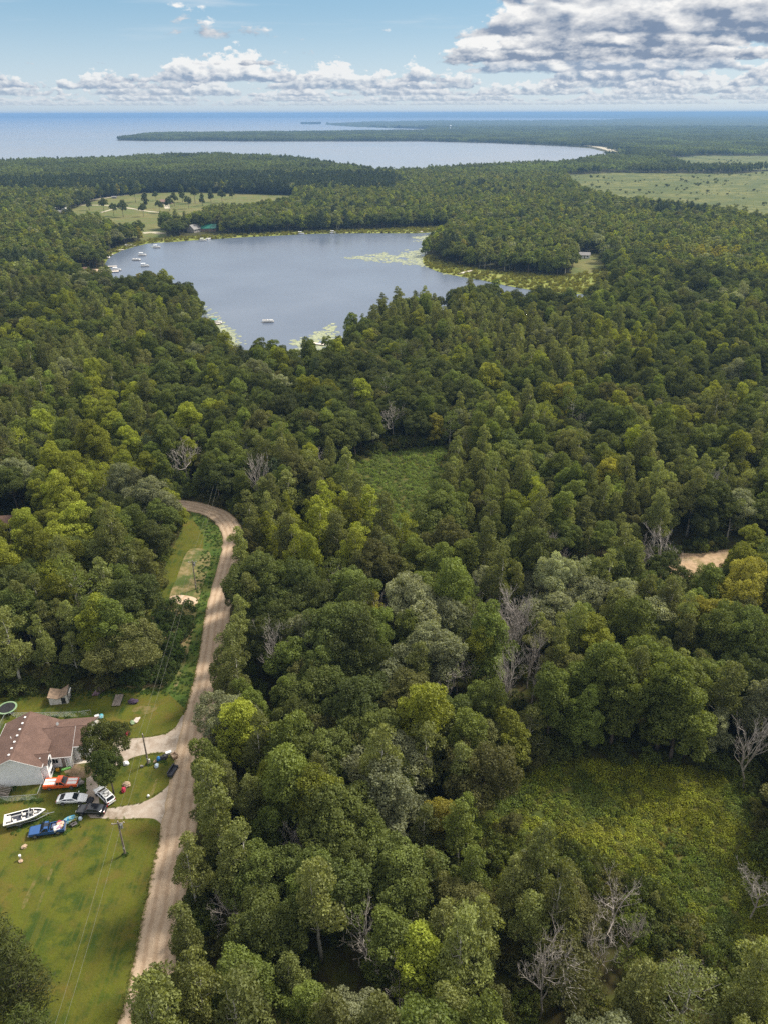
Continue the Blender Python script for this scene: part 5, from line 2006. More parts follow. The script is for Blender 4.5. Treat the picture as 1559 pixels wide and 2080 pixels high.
BLUE = paint('blue_paint', (0.008, 0.062, 0.21), .28)
L, W = 5.3, 1.85
e, bx, fx, cab = pickup(at(98, 1690), heading((132, 1684), (64, 1696)), 'blue pickup with its bed full of junk on the lawn', BLUE, L, W, False, False)
MB().box(-.02 - .35, -.02 + .25, -.34, .34, 1.655, 1.672).build('sunroof', GLASS, e)
rj = random.Random(3)
for k, c in enumerate([(0.55, 0.42, 0.30), (0.45, 0.35, 0.26), (0.5, 0.5, 0.5), (0.30, 0.03, 0.06), (0.35, 0.22, 0.3), (0.1, 0.12, 0.2), (0.6, 0.58, 0.52)]):
    x, y = -L / 2 + .3 + rj.random() * 1.4, (rj.random() - .5) * 1.1
    m = MB()
    sx, sy = .25 + .3 * rj.random(), .2 + .25 * rj.random()
    m.box(-sx, sx, -sy, sy, 0, .28 + .25 * rj.random())
    o = m.build('junk_bundle', mat(f'junk_{k}', c, None, 5, .8), None, .08, 2, True, loc=tuple(e.matrix_basis @ Vector((x, y, .665))), rot=(rj.uniform(-.12, .12), rj.uniform(-.12, .12), rj.random() * 3))
    tag(o, ['tan carton lying in the blue truck bed', 'brown box in the blue truck bed', 'grey bin in the blue truck bed', 'dark red bag in the blue truck bed', 'mauve bundle in the blue truck bed',
            'navy bag in the blue truck bed', 'off-white sack in the blue truck bed'][k], 'junk')


# ---- runabout on its trailer
def boat():
    L = 6.2
    a = heading((16, 1672), (92, 1653))
    e = empty('motorboat', at(55, 1668, .0), a, 'white open motorboat with dark cockpit sitting on a trailer in the grass', 'boat')
    hull = mat('gelcoat', (0.72, 0.71, 0.68), (0.6, 0.59, 0.55), 1.5, .35)
    navy = mat('cockpit_carpet', (0.02, 0.026, 0.045), (0.05, 0.05, 0.06), 4, .9)
    seatm = mat('boat_vinyl', (0.62, 0.60, 0.56), (0.45, 0.42, 0.38), 4, .6)
    N = 14
    st = []
    for i in range(N + 1):
        t = i / N
        x = -L / 2 + L * t
        hw = 1.12 * (1 - max(0, (t - .45) / .55) ** 2.3) + .02
        zs = 1.42 + .16 * t * t
        zk = .62 + .62 * max(0, (t - .55) / .45) ** 1.8
        st.append((x, hw, zs, zk))
    m = MB()
    vs = []
    for x, hw, zs, zk in st:
        vs += [(x, -hw, zs), (x, -hw * .88, (zs + zk) / 2), (x, 0, zk), (x, hw * .88, (zs + zk) / 2), (x, hw, zs)]
    fs = [(i * 5 + k, i * 5 + k + 1, i * 5 + k + 6, i * 5 + k + 5) for i in range(N) for k in range(4)]
    fs.append((0, 1, 2, 3, 4))
    m.add(vs, fs)
    m.build('hull', hull, e, smooth=True)
    # deck rim and the sunken cockpit
    m = MB()
    vs, fs = [], []
    inn = []
    for i, (x, hw, zs, zk) in enumerate(st):
        w = max(hw - .2, .01)
        xi = min(max(x, -L / 2 + .35), L / 2 - .55)
        vs += [(x, -hw, zs + .004), (xi, -w, zs + .03), (xi, w, zs + .03), (x, hw, zs + .004)]
    for i in range(N):
        b = i * 4
        fs += [(b, b + 1, b + 5, b + 4), (b + 2, b + 3, b + 7, b + 6)]
    fs += [(0, 3, 2, 1)]
    m.add(vs, fs)
    m.build('deck', hull, e)
    m = MB()
    vs, fs = [], []
    for i, (x, hw, zs, zk) in enumerate(st):
        w = max(hw - .2, .01)
        xi = min(max(x, -L / 2 + .35), L / 2 - .55)
        vs += [(xi, -w, zs + .03), (xi, -w, zs - .5), (xi, w, zs - .5), (xi, w, zs + .03)]
    for i in range(N):
        b = i * 4
        fs += [(b, b + 1, b + 5, b + 4), (b + 1, b + 2, b + 6, b + 5), (b + 2, b + 3, b + 7, b + 6)]
    fs += [(0, 1, 2, 3), tuple(4 * N + k for k in (3, 2, 1, 0))]
    m.add(vs, fs)
    m.build('cockpit', navy, e)
    for x, y in ((-1.5, -.5), (-.2, .45), (-.2, -.5), (1.5, .38), (1.5, -.38)):
        s = MB().box(-.24, .24, -.24, .24, 0, .32).build('seat', seatm, e, .05, 2, True, loc=(x, y, .95))
        MB().box(-.27, -.17, -.22, .22, .28, .72).build('backrest', seatm, s, .04)
    MB().box(-2.75, -2.1, -.6, .6, .95, 1.5).build('engine_cover', seatm, e, .06)
    for s in (-1, 1):
        c = MB().box(.45, .95, s * .52 - .32, s * .52 + .32, .95, 1.50).build('console', hull, e, .05)
        m = MB()
        slab(m, [(.95, s * .52 - .32, 1.5), (.95, s * .52 + .32, 1.5), (.70, s * .52 + .32, 1.86), (.70, s * .52 - .32, 1.86)], .02)
        m.build('windscreen', GLASS, c)
        MB().tube([(.95, s * .52 - .33, 1.5), (.70, s * .52 - .33, 1.87), (.70, s * .52 + .33, 1.87), (.95, s * .52 + .33, 1.5)], .02, 5).build('windscreen_frame', WHITE, c)
    # trailer is a thing of its own
    t = empty('boat_trailer', at(55, 1668, .0), a, 'boat trailer under the white motorboat', 'trailer')
    m = MB()
    for s in (-1, 1):
        m.tube([(-2.8, s * .7, .52), (1.5, s * .7, .52), (3.4, 0, .52)], .05, 6)
    m.tube([(3.3, 0, .52), (4.2, 0, .5)], .05, 6)
    for x in (-2.5, -.6, 1.2):
        m.tube([(x, -.7, .52), (x, .7, .52)], .04, 6)
    m.build('frame', STEEL, t)
    for s in (-1, 1):
        wheel(t, -.9, s * .95, .31, .2)
        MB().box(-1.35, -.45, s * .95 - .13, s * .95 + .13, .64, .68).build('fender', STEEL, t, .01)
    MB().tube([(3.6, 0, 0.0), (3.6, 0, .6)], .035, 6).tube([(3.3, 0, .52), (3.3, 0, 1.15)], .04, 6).build('jack', STEEL, t)


boat()


# ---- utility poles and wires
def upole(px, py, h, label, arm, trans, rz):
    e = empty('utility_pole', at(px, py), rz, label, 'pole')
    MB().tube([(0, 0, -.4), (0, 0, h)], [.17, .11], 10).build('post', POLEW, e)
    if arm:
        MB().box(-.95, .95, -.06, .06, h - .55, h - .42).build('crossarm', POLEW, e)
        for x in (-.85, .85):
            MB().tube([(x, 0, h - .42), (x, 0, h - .22)], [.05, .035], 8).build('insulator', WHITE, e)
    else:
        MB().tube([(0, 0, h), (0, 0, h + .22)], [.05, .035], 8).build('insulator', WHITE, e)
    if trans:
        tr = MB().tube([(0, 0, 0), (0, 0, .75)], [.22, .22], 12).tube([(0, 0, .75), (0, 0, .82)], [.22, .10], 12).build('transformer', STEEL, e, loc=(.36, 0, h - 1.5))
        MB().tube([(0, 0, .8), (0, 0, 1.0)], [.04, .03], 6).build('bushing', WHITE, tr)
    MB().box(-.12, .12, -.24, -.12, 1.2, 1.6).build('meter_box', STEEL, e, .02)
    return e


PA, PB, PC, PD = at(255, 1735), at(302, 1553), at(399, 1197), at(447, 1024)
upole(255, 1735, 7.2, 'utility pole with a crossarm and transformer on the front lawn', True, True, R(10))
upole(302, 1553, 7.0, 'plain utility pole between the two driveways', False, False, R(5))
upole(399, 1197, 8.0, 'utility pole with transformer standing in the dry patch', True, True, R(5))
upole(447, 1024, 8.2, 'utility pole beyond the outer side of the road bend', True, False, R(40))
g0, g1 = G(240, 1667, 6.7), G(118, 2080, 6.3)
PE = tuple(Vector(PA) + (g1 - g0) * Vector((1, 1, 0)) * 1.35)
PF = tuple(Vector(PD) + Vector((-55, 12, 0)))


WIREM = mat('wire', (0.14, 0.14, 0.11), (0.10, 0.10, 0.08), 1, .6)


def wire(p, q, sag, label, grp):
    p, q = Vector(p), Vector(q)
    pts = [p.lerp(q, t) - Vector((0, 0, 4 * sag * t * (1 - t))) for t in [k / 14 for k in range(15)]]
    o = MB().tube(pts, .013, 4, False).build('power_line', WIREM)
    tag(o, label, 'wire', grp)


LINES = [(PE, 6.8, PA, 6.8, 'power line running south over the front lawn from its pole'), (PA, 6.8, PB, 7.1, 'power line spanning the two driveways'),
         (PB, 7.1, PC, 7.7, 'power line over the brushy corridor beside the road'), (PC, 7.7, PD, 7.9, 'power line from the dry patch to the road bend'),
         (PD, 7.9, PF, 8.0, 'power line leaving the road bend westwards')]
for p, z0, q, z1, lb in LINES:
    d = (Vector(q) - Vector(p)).normalized()
    n = Vector((d.y, -d.x, 0))
    for s in (-.55, .55):
        wire(Vector((p[0], p[1], z0)) + n * s, Vector((q[0], q[1], z1)) + n * s, .9, lb, lb + ' (pair)')


# ---- fences
def fence(pts, label, h=1.2, step=2.4):
    P = [G(*p) for p in pts]
    e = empty('chain_link_fence', (P[0].x, P[0].y, 0), 0, label, 'fence')
    o = Vector((P[0].x, P[0].y, 0))
    rail, net = MB(), MB()
    for a, b in zip(P[:-1], P[1:]):
        a, b = a - o, b - o
        a.z = b.z = 0
        n = max(1, round((b - a).length / step))
        for k in range(n + 1):
            q = a.lerp(b, k / n)
            MB().tube([(q.x, q.y, 0), (q.x, q.y, h + .05)], .04, 6).build('post', STEEL, e)
        rail.tube([a + Vector((0, 0, h)), b + Vector((0, 0, h))], .03, 5)
        L = (b - a).length
        k = 0.0
        while k < L:
            for s in (-1, 1):
                t0, t1 = k, k + s * h
                if 0 <= t1 <= L:
                    net.tube([a.lerp(b, t0 / L) + Vector((0, 0, .03)), a.lerp(b, t1 / L) + Vector((0, 0, h))], .006, 3, False)
            k += .22
    rail.build('top_rail', STEEL, e)
    net.build('mesh', STEEL, e)


fence([(-30, 1540), (12, 1462), (20, 1458), (160, 1456), (186, 1452)], 'chain-link fence round the back of the house')
fence([(88, 1600), (79, 1624), (0, 1630), (-40, 1632)], 'low chain-link fence on the grass in front of the gable wall')


# ---- trampoline
def trampoline():
    e = empty('trampoline', at(17, 1445), 0, 'round black trampoline with a green rim behind the house', 'trampoline')
    MB().tube([(0, 0, .84), (0, 0, .86)], [1.5, 1.5], 28).build('mat', BLACKP, e)
    m = MB()
    n = 32
    vs = [(q * math.cos(6.2832 * k / n), q * math.sin(6.2832 * k / n), z) for k in range(n) for q, z in ((1.46, .87), (1.78, .87), (1.78, .93), (1.46, .93))]
    m.add(vs, [(k * 4 + j, ((k + 1) % n) * 4 + j, ((k + 1) % n) * 4 + (j + 1) % 4, k * 4 + (j + 1) % 4) for k in range(n) for j in range(4)])
    m.build('rim_pad', mat('green_pad', (0.16, 0.27, 0.14), (0.22, 0.30, 0.18), 2, .7), e)
    for k in range(6):
        a = 1.047 * k
        MB().tube([(1.66 * math.cos(a), 1.66 * math.sin(a), .86), (1.66 * math.cos(a), 1.66 * math.sin(a), 0)], .03, 6).build('leg', STEEL, e)


trampoline()


# ---- broken shed
def shed():
    e = empty('shed', at(124, 1422), R(8), 'small white shed with a caved-in brown roof at the wood edge', 'shed')
    wm = mat('flaking_white_boards', (0.62, 0.60, 0.57), (0.40, 0.37, 0.33), 3, .8)
    rm = mat('rotting_roof', (0.26, 0.18, 0.12), (0.14, 0.10, 0.07), 2, .95, bump=.03)
    m = MB()
    m.add([(-1.7, -1.2, 0), (1.7, -1.2, 0), (1.7, 1.2, 0), (-1.7, 1.2, 0), (-1.7, -1.2, 1.7), (0.1, -1.2, 1.35), (1.7, -1.2, 2.2), (1.7, 1.2, 2.2), (.1, 1.2, 1.35), (-1.7, 1.2, 1.7)],
          [(0, 1, 6, 5, 4), (2, 3, 9, 8, 7), (1, 2, 7, 6), (3, 0, 4, 9)])
    w = m.build('wall', wm, e)
    for pts in ([(-1.9, -1.35, 1.86), (.05, -1.35, 1.30), (.05, 1.35, 1.45), (-1.9, 1.35, 2.0)], [(.10, -1.35, 1.36), (1.85, -1.35, 2.26), (1.7, 1.35, 2.5), (.10, 1.35, 1.5)]):
        m = MB()
        slab(m, pts, .09)
        m.build('roof', rm, e)
    MB().box(.5, 1.3, -1.24, -1.203, .1, 1.5).build('door', BLACKP, e)
    MB().box(1.72, 1.9, -1.0, .6, 1.9, 2.6).build('hanging_board', wm, e, rot=(0, .12, 0))


shed()

# ---- plank platform, steps at the gable
e = empty('plank_platform', at(240, 1424), R(4), 'grey plank platform lying on the back lawn behind the yard tree', 'platform')
for k in range(9):
    MB().box(-.75 + k * .17, -.60 + k * .17, -1.6, 1.6, .25, .30).build('plank', GREYW, e)
for y in (-1.3, 0, 1.3):
    MB().box(-.75, .76, y - .05, y + .05, 0, .25).build('joist', GREYW, e)
e = empty('deck_steps', at(6, 1612), R(-14), 'dark wooden steps with a rail against the gable wall', 'steps')
for k in range(6):
    MB().box(-1.8, 1.4, .22 * k - .6, .22 * k - .42, .14 * k + .10, .14 * k + .15).build('tread', GREYW, e)
for y in (-.65, .75):
    MB().tube([(-1.8, y, 1.0), (1.45, y, 1.0)], .04, 6).build('rail', GREYW, e)
    for x in (-1.7, -.2, 1.4):
        MB().tube([(x, y, 0), (x, y, 1.02)], .045, 6).build('post', GREYW, e)


# ---- clutter
def blob(name, loc, size, m, label, cat, seed, amp=.25, parts=None, rz=None):
    """a lumpy bag or heap"""
    bm = bmesh.new()
    bmesh.ops.create_icosphere(bm, subdivisions=3, radius=1.0)
    for v in bm.verts:
        n = mnoise.noise(v.co * 1.6 + Vector((seed, 0, 0))) + .5 * mnoise.noise(v.co * 4 + Vector((0, seed, 0)))
        v.co *= 1 + amp * n
        v.co.z = max(v.co.z, -.55)
        v.co = Vector((v.co.x * size[0], v.co.y * size[1], (v.co.z + .55) * size[2]))
    me = bpy.data.meshes.new(name)
    bm.to_mesh(me)
    bm.free()
    o = link_mesh(name, me, m, None, loc, (0, 0, rz if rz is not None else seed))
    return tag(o, label, cat)


def boxy(name, loc, sz, m, label, cat, rz=0.0, bev=.04):
    o = MB().box(-sz[0] / 2, sz[0] / 2, -sz[1] / 2, sz[1] / 2, 0, sz[2]).build(name, m, None, bev, 2, loc=loc, rot=(0, 0, rz))
    return tag(o, label, cat)


# armchair and black sofa at the roadside
def seat_thing(name, loc, rz, w, m, label, cat):
    e = empty(name, loc, rz, label, cat)
    MB().box(-w / 2, w / 2, -.42, .42, .08, .45).build('seat', m, e, .06, 2, True)
    MB().box(-w / 2, w / 2, .28, .5, .3, .95).build('backrest', m, e, .07, 2, True)
    for s in (-1, 1):
        MB().box(s * (w / 2 - .02) - .12, s * (w / 2 - .02) + .12, -.44, .42, .08, .66).build('armrest', m, e, .06, 2, True)
    return e


TANF = mat('tan_upholstery', (0.42, 0.30, 0.20), (0.30, 0.20, 0.13), 3, .9)
BLKF = mat('black_upholstery', (0.02, 0.022, 0.03), (0.045, 0.045, 0.055), 3, .7)
seat_thing('armchair', at(355, 1538), R(-50), 1.05, TANF, 'tan discarded armchair beside the gravel road', 'chair')
seat_thing('sofa', at(352, 1569), R(75), 2.2, BLKF, 'black discarded sofa at the road edge', 'sofa')
BLUEP = mat('blue_plastic', (0.01, 0.16, 0.42), (0.01, 0.10, 0.30), 3, .5)
boxy('white_cabinet', at(343, 1531), (1.0, .55, .45), WHITE, 'white cabinet lying by the upper driveway', 'cabinet', R(25))
blob('black_bag', at(335, 1541), (.62, .5, .6), BLACKP, 'larger black rubbish bag between the cabinet and the blue bag', 'bag', 1.0)
blob('black_bag', at(329, 1542), (.42, .4, .45), BLACKP, 'smaller black rubbish bag touching the blue bag', 'bag', 2.0)
blob('blue_bag', at(323, 1545), (.36, .34, .6), BLUEP, 'bright blue bag in the roadside rubbish', 'bag', 3.0)
blob('tan_rag', at(317, 1547), (.45, .3, .2), TANF, 'tan rag heap beside the bright blue bag', 'rag', 4.0)
blob('pale_blue_bundle', at(319, 1557), (.5, .36, .36), mat('pale_blue_cloth', (0.30, 0.40, 0.50), (0.5, 0.52, 0.52), 3, .8), 'pale blue bundle next to the plain utility pole', 'bundle', 5.0)
boxy('white_post', at(305, 1550), (.2, .2, .9), WHITE, 'short white post at the foot of the plain utility pole', 'post', 0.3, .02)
blob('white_bag', at(257, 1552), (.55, .42, .4), WHITE, 'white rubbish bag beside the upper driveway', 'bag', 6.0)
blob('white_bucket', at(302, 1618), (.2, .2, .3), WHITE, 'small white bag on the grass above the lower driveway', 'bag', 7.0)


def mower(loc, rz, label):
    e = empty('riding_mower', loc, rz, label, 'mower')
    rm = mat('mower_red', (0.42, 0.012, 0.06), (0.3, 0.01, 0.04), 2, .35)
    MB().box(.1, .95, -.28, .28, .35, .78).build('hood', rm, e, .08, 2, True)
    MB().box(-.85, .15, -.38, .38, .30, .48).build('chassis', rm, e, .05)
    MB().box(-.6, -.1, -.55, .55, .14, .28).build('deck', BLACKP, e, .05)
    s = MB().box(-.55, -.15, -.22, .22, .48, .60).build('seat', BLACKP, e, .05)
    MB().box(-.62, -.52, -.2, .2, .58, .95).build('backrest', BLACKP, s, .04)
    MB().tube([(.15, 0, .7), (-.02, 0, 1.0)], .03, 6).ring((-.02, 0, 1.0), .17, .02, 14, 5).build('steering_wheel', BLACKP, e)
    for s in (-1, 1):
        wheel(e, -.6, s * .42, .26, .22)
        wheel(e, .7, s * .38, .18, .15)
    return e


mower(at(256, 1497), R(70), 'red riding mower at the head of the upper driveway')
blob('red_bundle', at(252, 1607), (.5, .35, .5), mat('red_cloth', (0.34, 0.012, 0.04), (0.25, 0.01, 0.03), 2, .7), 'red bundle on the grass right of the yard tree', 'bundle', 8.0)
blob('tan_heap', at(258, 1595), (.7, .5, .4), mat('tan_branches', (0.38, 0.26, 0.19), (0.25, 0.2, 0.12), 5, .9), 'pinkish tan brush heap behind the red bundle', 'heap', 9.0, .5)
# toys and tubs by the porch
boxy('play_slide', at(135, 1563), (1.55, .42, .3), mat('lime_plastic', (0.25, 0.60, 0.16), (0.2, 0.5, 0.13), 2, .4), 'lime green toy slide lying by the porch', 'toy', R(24), .1)
boxy('toy_truck', at(118, 1566), (.55, .5, .5), mat('yellow_plastic', (0.62, 0.32, 0.02), (0.5, 0.25, 0.02), 2, .4), 'yellow toy box by the porch', 'toy', .2, .08)
blob('white_tub', at(108, 1566), (.3, .3, .5), WHITE, 'white tub beside the yellow toy', 'tub', 10.0, .08)
boxy('teal_bin', at(101, 1576), (.6, .6, .8), mat('teal_plastic', (0.01, 0.09, 0.10), (0.01, 0.06, 0.07), 2, .5), 'dark teal bin at the foot of the bay', 'bin', .1)
for k, (px, py, sx, sy, sz, lb) in enumerate([(186, 1478, 1.2, .9, .7, 'white chest behind the yard tree, farthest of its row'), (187, 1502, .9, 1.6, .5, 'long white panel leaning in the row by the garage'),
                                              (186, 1525, 1.0, .9, .8, 'white box nearest the garage door'), (198, 1458, .8, .6, .6, 'low white crate near the turquoise heap')]):
    boxy('white_chest', at(px, py), (sx, sy, sz), WHITE, lb, 'box', R(10 + 7 * k), .03)
blob('turquoise_heap', at(207, 1457), (.5, .4, .5), mat('turquoise_plastic', (0.02, 0.40, 0.50), (0.5, 0.6, 0.6), 2, .5), 'turquoise and white pool toy heap behind the yard tree', 'toy', 11.0)
for k, (px, py, c, lb) in enumerate([(150, 1541, (0.03, 0.03, 0.04), 'black bicycle heap against the porch wall'), (163, 1539, (0.10, 0.10, 0.13), 'grey tool chest before the garage door'),
                                     (173, 1540, (0.40, 0.22, 0.02), 'orange-yellow tub before the garage door')]):
    blob('porch_clutter', at(px, py), (.5, .35, .6), mat(f'clutter_{k}', c, None, 4, .6), lb, 'clutter', 12.0 + k, .35)
for k, (px, py, c, lb, sz) in enumerate([(278, 1464, (0.5, 0.42, 0.36), 'tan litter heap on the back lawn', (.8, .5, .25)), (270, 1469, (0.2, 0.28, 0.15), 'green-grey litter heap left of the tan one', (.6, .4, .3)),
                                         (271, 1427, (0.05, 0.03, 0.06), 'dark purple brush heap at the wood edge', (1.0, .6, .5)), (205, 1405, (0.16, 0.10, 0.13), 'mauve brush heap under the trees', (1.6, .6, .6)),
                                         (163, 1592, (0.30, 0.26, 0.24), 'grey clutter in front of the orange truck', (.4, .6, .4)), (289, 1557, (0.35, 0.32, 0.3), 'small grey scrap left of the plain pole', (.3, .2, .2)),
                                         (50, 1721, (0.42, 0.30, 0.20), 'tan boulder on the front lawn', (.42, .34, .3)), (183, 1626, (0.012, 0.012, 0.016), 'black tarp in front of the white coupe', (.8, .6, .18))]):
    blob('heap' if k < 7 else 'black_tarp', at(px, py), sz, mat(f'heap_{k}', c, None, 5, .85), lb, 'rock' if k == 6 else 'heap' if k < 6 else 'tarp', 20.0 + k, .4)
# well head
e = empty('well_pipe', at(43, 1746), 0, 'white-capped well pipe standing on the front lawn', 'pipe')
MB().tube([(0, 0, 0), (0, 0, .75)], .12, 10).build('casing', STEEL, e)
MB().tube([(0, 0, .75), (0, 0, 1.0)], [.19, .17], 12).build('cap', WHITE, e)
blob('rock', at(43, 1750), (.35, .3, .18), TANF, 'flat tan stone at the foot of the well pipe', 'rock', 31.0)
# tarp, frame and ball beyond the blue truck
blob('beach_tarp', at(140, 1670), (1.25, .45, .6), mat('beach_print', (0.02, 0.30, 0.55), (0.62, 0.55, 0.10), 1.6, .6), 'crumpled blue and yellow tarp behind the blue truck', 'tarp', 33.0, .55, rz=R(32))
e = empty('metal_frame_heap', at(151, 1676), R(20), 'grey collapsed chair frame beside the crumpled tarp', 'frame')
for k in range(7):
    q = random.Random(k)
    MB().tube([(q.uniform(-.8, .8), q.uniform(-.6, .6), 0.02), (q.uniform(-.8, .8), q.uniform(-.6, .6), .75)], .035, 5).build('tube', BLACKP, e)
MB().box(-.5, .4, -.3, .3, .3, .36).build('cloth', mat('grey_canvas', (0.14, 0.12, 0.12), (0.09, 0.08, 0.08), 3, .9), e, rot=(.2, .15, .4))
blob('beach_ball', at(164, 1665), (.32, .32, .42), mat('ball_print', (0.6, 0.62, 0.65), (0.04, 0.20, 0.40), 1.2, .4), 'blue and white ball beside the chair frame', 'ball', 34.0, .03)


# ---- buildings further off
def cottage(name, px, py, w, d, hw, hr, rz, wm, rm, label, cat='house', z=0.0):
    g = G(px, py)
    e = empty(name, (g.x, g.y, z), rz, label, cat)
    a = [(-w / 2, -d / 2, 0), (-w / 2, d / 2, 0), (-w / 2, d / 2, hw), (-w / 2, 0, hw + hr - .1), (-w / 2, -d / 2, hw)]
    b = [(w / 2, *p[1:]) for p in a]
    MB().add(a + b, [(0, 1, 2, 3, 4), (9, 8, 7, 6, 5), (0, 4, 9, 5), (1, 6, 7, 2), (0, 5, 6, 1)]).build('wall', wm, e)
    s = hr / (d / 2)
    for sg in (-1, 1):
        m = MB()
        pts = [(-w / 2 - .4, sg * .002, hw + hr), (w / 2 + .4, sg * .002, hw + hr), (w / 2 + .4, sg * (d / 2 + .5), hw - .5 * s), (-w / 2 - .4, sg * (d / 2 + .5), hw - .5 * s)]
        slab(m, pts if sg > 0 else pts[::-1], -.12)
        m.build('roof', rm, e)
    window(e, (-w * .28, -d / 2, hw * .55), (1, 0, 0), (0, 0, 1), w * .16, hw * .35, (0, -1, 0))
    window(e, (w * .28, -d / 2, hw * .55), (1, 0, 0), (0, 0, 1), w * .16, hw * .35, (0, -1, 0))
    MB().box(-.5, .5, -d / 2 - .05, -d / 2 - .004, 0.05, 2.1).build('door', GREYW, e)
    return e


GREENR = mat('green_metal_roof', (0.02, 0.17, 0.12), (0.02, 0.13, 0.09), 1, .4)
GREYR = mat('grey_roof', (0.22, 0.21, 0.20), (0.16, 0.15, 0.15), 1, .8)
WHITER = mat('white_metal_roof', (0.75, 0.75, 0.74), (0.66, 0.66, 0.66), 1, .45)
cottage('house', 8, 1076, 7.5, 6.0, 2.6, 1.7, R(8), SIDING, SHINGLE, 'brown-roofed house half hidden in the western woods')
cottage('cottage', 426, 469, 14, 9, 3.2, 3.0, R(4), mat('brown_log', (0.2, 0.13, 0.08), None, 2, .8), GREENR, 'lake cottage with a green metal roof on the far shore')
cottage('cottage', 395, 471, 10, 9, 3.2, 3.6, R(60), mat('stone_grey', (0.36, 0.33, 0.30), None, 2, .8), GREYR, 'grey gabled lake cottage beside the green-roofed one')
cottage('shed', 122, 428, 14, 10, 3.4, 2.4, R(-12), WHITE, WHITER, 'white-roofed barn at the edge of the park lawn', 'barn')
cottage('cottage', 128, 438, 11, 9, 3.2, 2.4, R(-20), WHITE, GREYR, 'white cottage below the white-roofed barn')
cottage('park_shelter', 339, 414, 14, 10, 3.0, 2.2, R(5), mat('shelter_wood', (0.22, 0.15, 0.11), None, 2, .8), mat('shelter_roof', (0.20, 0.12, 0.09), None, 1, .9), 'brown-roofed shelter on the park lawn', 'shelter')
cottage('park_board', 233, 403, 6, 2.5, 2.2, .8, R(5), GREYW, GREYR, 'small grey hut beside the park road', 'hut')
cottage('cabin', 165, 556, 9, 6, 2.8, 1.6, R(10), mat('red_brown_board', (0.28, 0.13, 0.08), None, 2, .8), SHINGLE, 'reddish resort cabin on the sandy lot', 'cabin')
cottage('cabin', 1185, 524, 8, 6, 2.8, 1.6, R(-10), WHITE, GREYR, 'white cabin on the grassy inlet shore', 'cabin')
for k, (px, py, lb) in enumerate([(696, 286.5, 'white cottage on the far peninsula shore'), (716, 286.6, 'pale boathouse right of the far white cottage')]):
    cottage('cottage', px, py, 22, 14, 6, 5, 0.2 * k, WHITE, GREYR, lb, z=.3)


def camper(px, py, rz, label, s=1.0):
    e = empty('camper_trailer', at(px, py), rz, label, 'camper')
    e.scale = (s, s, s)
    MB().box(-3.6, 3.6, -1.25, 1.25, .55, 3.0).build('body', WHITE, e, .22, 3, True)
    for x in (-2.2, .2, 2.2):
        pane(e, [(x - .5, -1.262, 1.5), (x + .5, -1.262, 1.5), (x + .5, -1.262, 2.2), (x - .5, -1.262, 2.2)])
    MB().box(-1.3, -.6, -1.27, -1.253, .7, 2.4).build('door', GREYW, e)
    MB().box(-3.5, 3.5, -1.262, -1.254, 1.05, 1.25).build('stripe', GREYR, e)
    for s_ in (-1, 1):
        wheel(e, -.4, s_ * 1.15, .36, .22)
        wheel(e, .5, s_ * 1.15, .36, .22)
    return e


camper(904, 641, R(4), 'white camper trailer in a gap of the lakeside trees', 1.15)
camper(158, 565, R(-30), 'white camper on the sandy resort lot')
camper(178, 568, R(-12), 'second white camper next to the resort one', .8)


# ---- docks and boats on the small lake
def dock(a, b, w, label, m=None, zz=.45):
    p, q = G(*a), G(*b)
    L = (q - p).length
    e = empty('dock', (p.x, p.y, 0), math.atan2(q.y - p.y, q.x - p.x), label, 'dock')
    n = max(3, int(L / 1.1))
    for k in range(n):
        MB().box(k * L / n + .03, (k + 1) * L / n, -w / 2, w / 2, zz, zz + .1).build('plank', m or GREYW, e)
    for k in range(0, n + 1, 3):
        for s in (-1, 1):
            MB().tube([(k * L / n, s * (w / 2 - .1), -.5), (k * L / n, s * (w / 2 - .1), zz + .02)], .08, 6).build('post', GREYW, e)
    return e


PALEW = mat('pale_dock_wood', (0.60, 0.54, 0.47), (0.48, 0.42, 0.36), 3, .85)
for a, b, w, lb in [((258, 501), (276, 500.5), 2.0, 'grey dock northmost on the west shore of the lake'), ((236, 509), (252, 508.5), 2.0, 'second dock south of the northmost one'),
                    ((226, 512), (242, 511), 2.0, 'third dock down the west shore'), ((211, 518.5), (231, 518), 2.0, 'long dock halfway down the west shore'),
                    ((208, 525.5), (224, 524.5), 2.4, 'pale dock above the resort beach'), ((219, 542.5), (238, 542), 2.2, 'dock at the resort beach'),
                    ((220, 553), (242, 552), 3.2, 'wide dock at the foot of the resort'), ((660, 702), (622, 697), 1.8, 'white dock in the reedy bay at the near shore'),
                    ((957, 550.5), (930, 558), 2.2, 'dock running out through the reeds of the peninsula'), ((859, 470.5), (848, 473), 2.0, 'small dock in the northeast cove'),
                    ((402, 661), (448, 659), 1.6, 'long dock on the grassy west spit')]:
    dock(a, b, w * 1.25, lb, PALEW, .5)


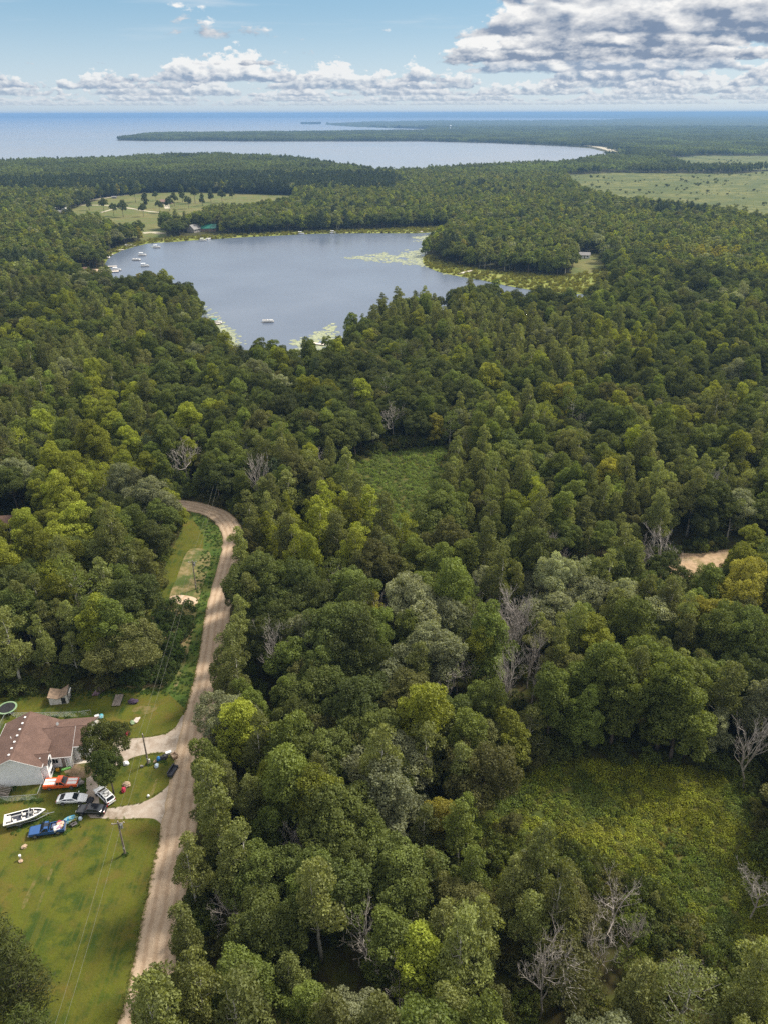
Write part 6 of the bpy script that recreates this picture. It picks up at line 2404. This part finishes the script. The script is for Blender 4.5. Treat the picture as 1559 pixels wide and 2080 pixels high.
def pontoon(px, py, rz, label, canopy=True, s=1.0, cm=None):
    e = empty('pontoon_boat', at(px, py, .0), rz, label, 'boat')
    e.scale = (s, s, s)
    for y in (-.9, .9):
        MB().tube([(-3.0, y, .2), (2.6, y, .2), (3.3, y, .38)], [.34, .34, .06], 10).build('float', STEEL, e)
    MB().box(-3.0, 2.9, -1.25, 1.25, .52, .62).build('deck', PALEW, e)
    for x0, x1, y0, y1 in ((-2.9, 2.7, -1.22, -1.17), (-2.9, 2.7, 1.17, 1.22), (2.65, 2.7, -1.17, 1.17), (-2.9, -2.85, -1.17, 1.17)):
        MB().box(x0, x1, y0, y1, .64, 1.25).build('rail_panel', WHITE, e)
    MB().box(.8, 2.4, -1.1, -.6, .62, 1.0).build('bench', WHITE, e, .05)
    MB().box(.8, 2.4, .6, 1.1, .62, 1.0).build('bench', WHITE, e, .05)
    MB().box(-.6, 0, .4, 1.1, .62, 1.35).build('console', WHITE, e, .05)
    if canopy:
        MB().box(-2.6, .6, -1.2, 1.2, 2.3, 2.42).build('canopy', cm or WHITE, e, .05)
        for x in (-2.4, .4):
            for y in (-1.1, 1.1):
                MB().tube([(x, y, .62), (x, y, 2.32)], .03, 5).build('canopy_post', STEEL, e)
    return e


for px, py, r_, lb, cn in [(319, 503.5, .2, 'white pontoon boat moored farthest out from the docks', True), (290, 519.5, .1, 'white-topped pontoon boat moored off the long dock', True),
                           (278, 529, -.1, 'low moored boat with dark sides', False), (295, 541.5, .3, 'white pontoon boat moored off the resort', True),
                           (545, 654.5, .1, 'white pontoon boat alone in the middle of the lake', False), (413, 489.5, .1, 'white boat at the far shore below the green-roofed cottage', True),
                           (612, 476, 0, 'white boat lift at the far shore by the reeds', True), (677, 474, .5, 'white canopied boat at the far shore', True),
                           (238, 550, .2, 'white boat tied at the wide resort dock', True), (262, 499.5, .1, 'pale boat tied at the northmost dock', False),
                           (216, 524, .1, 'covered boat by the pale dock', True), (424, 486.5, 1.2, 'slim white boat drawn up on the far shore', False)]:
    pontoon(px, py, r_, lb, cn)
TEAL = mat('teal_canopy', (0.02, 0.20, 0.17), (0.02, 0.15, 0.13), 1, .6)
pontoon(440, 657.5, .05, 'pontoon boat with a teal canopy at the long spit dock', True, 1.0, TEAL)


# ---- water towers far off
def water_tower(px, D, h, label):
    g = G(px, 300)
    d = Vector((g.x, g.y, 0)).normalized() * D
    e = empty('water_tower', (d.x, d.y, 0), 0, label, 'water tower')
    wm = mat('tower_paint', (0.75, 0.80, 0.85), (0.7, 0.75, 0.8), .2, .4)
    MB().tube([(0, 0, 0), (0, 0, h * .12), (0, 0, h * .78)], [h * .10, h * .05, h * .045], 14).build('stem', wm, e, smooth=True)
    pts = [(0, 0, h * (.76 + .26 * k / 8)) for k in range(9)]
    rr = [h * .045, h * .12, h * .165, h * .185, h * .19, h * .18, h * .15, h * .09, .1]
    MB().tube(pts, rr, 20).build('tank', wm, e, smooth=True)
    MB().tube([(0, 0, h * 1.02), (0, 0, h * 1.07)], .3, 6).build('mast', STEEL, e)


water_tower(912, 5200, 34, 'white water tower rising from the woods beyond the bay')
water_tower(1023, 9500, 36, 'distant pale water tower at the far lake strip')
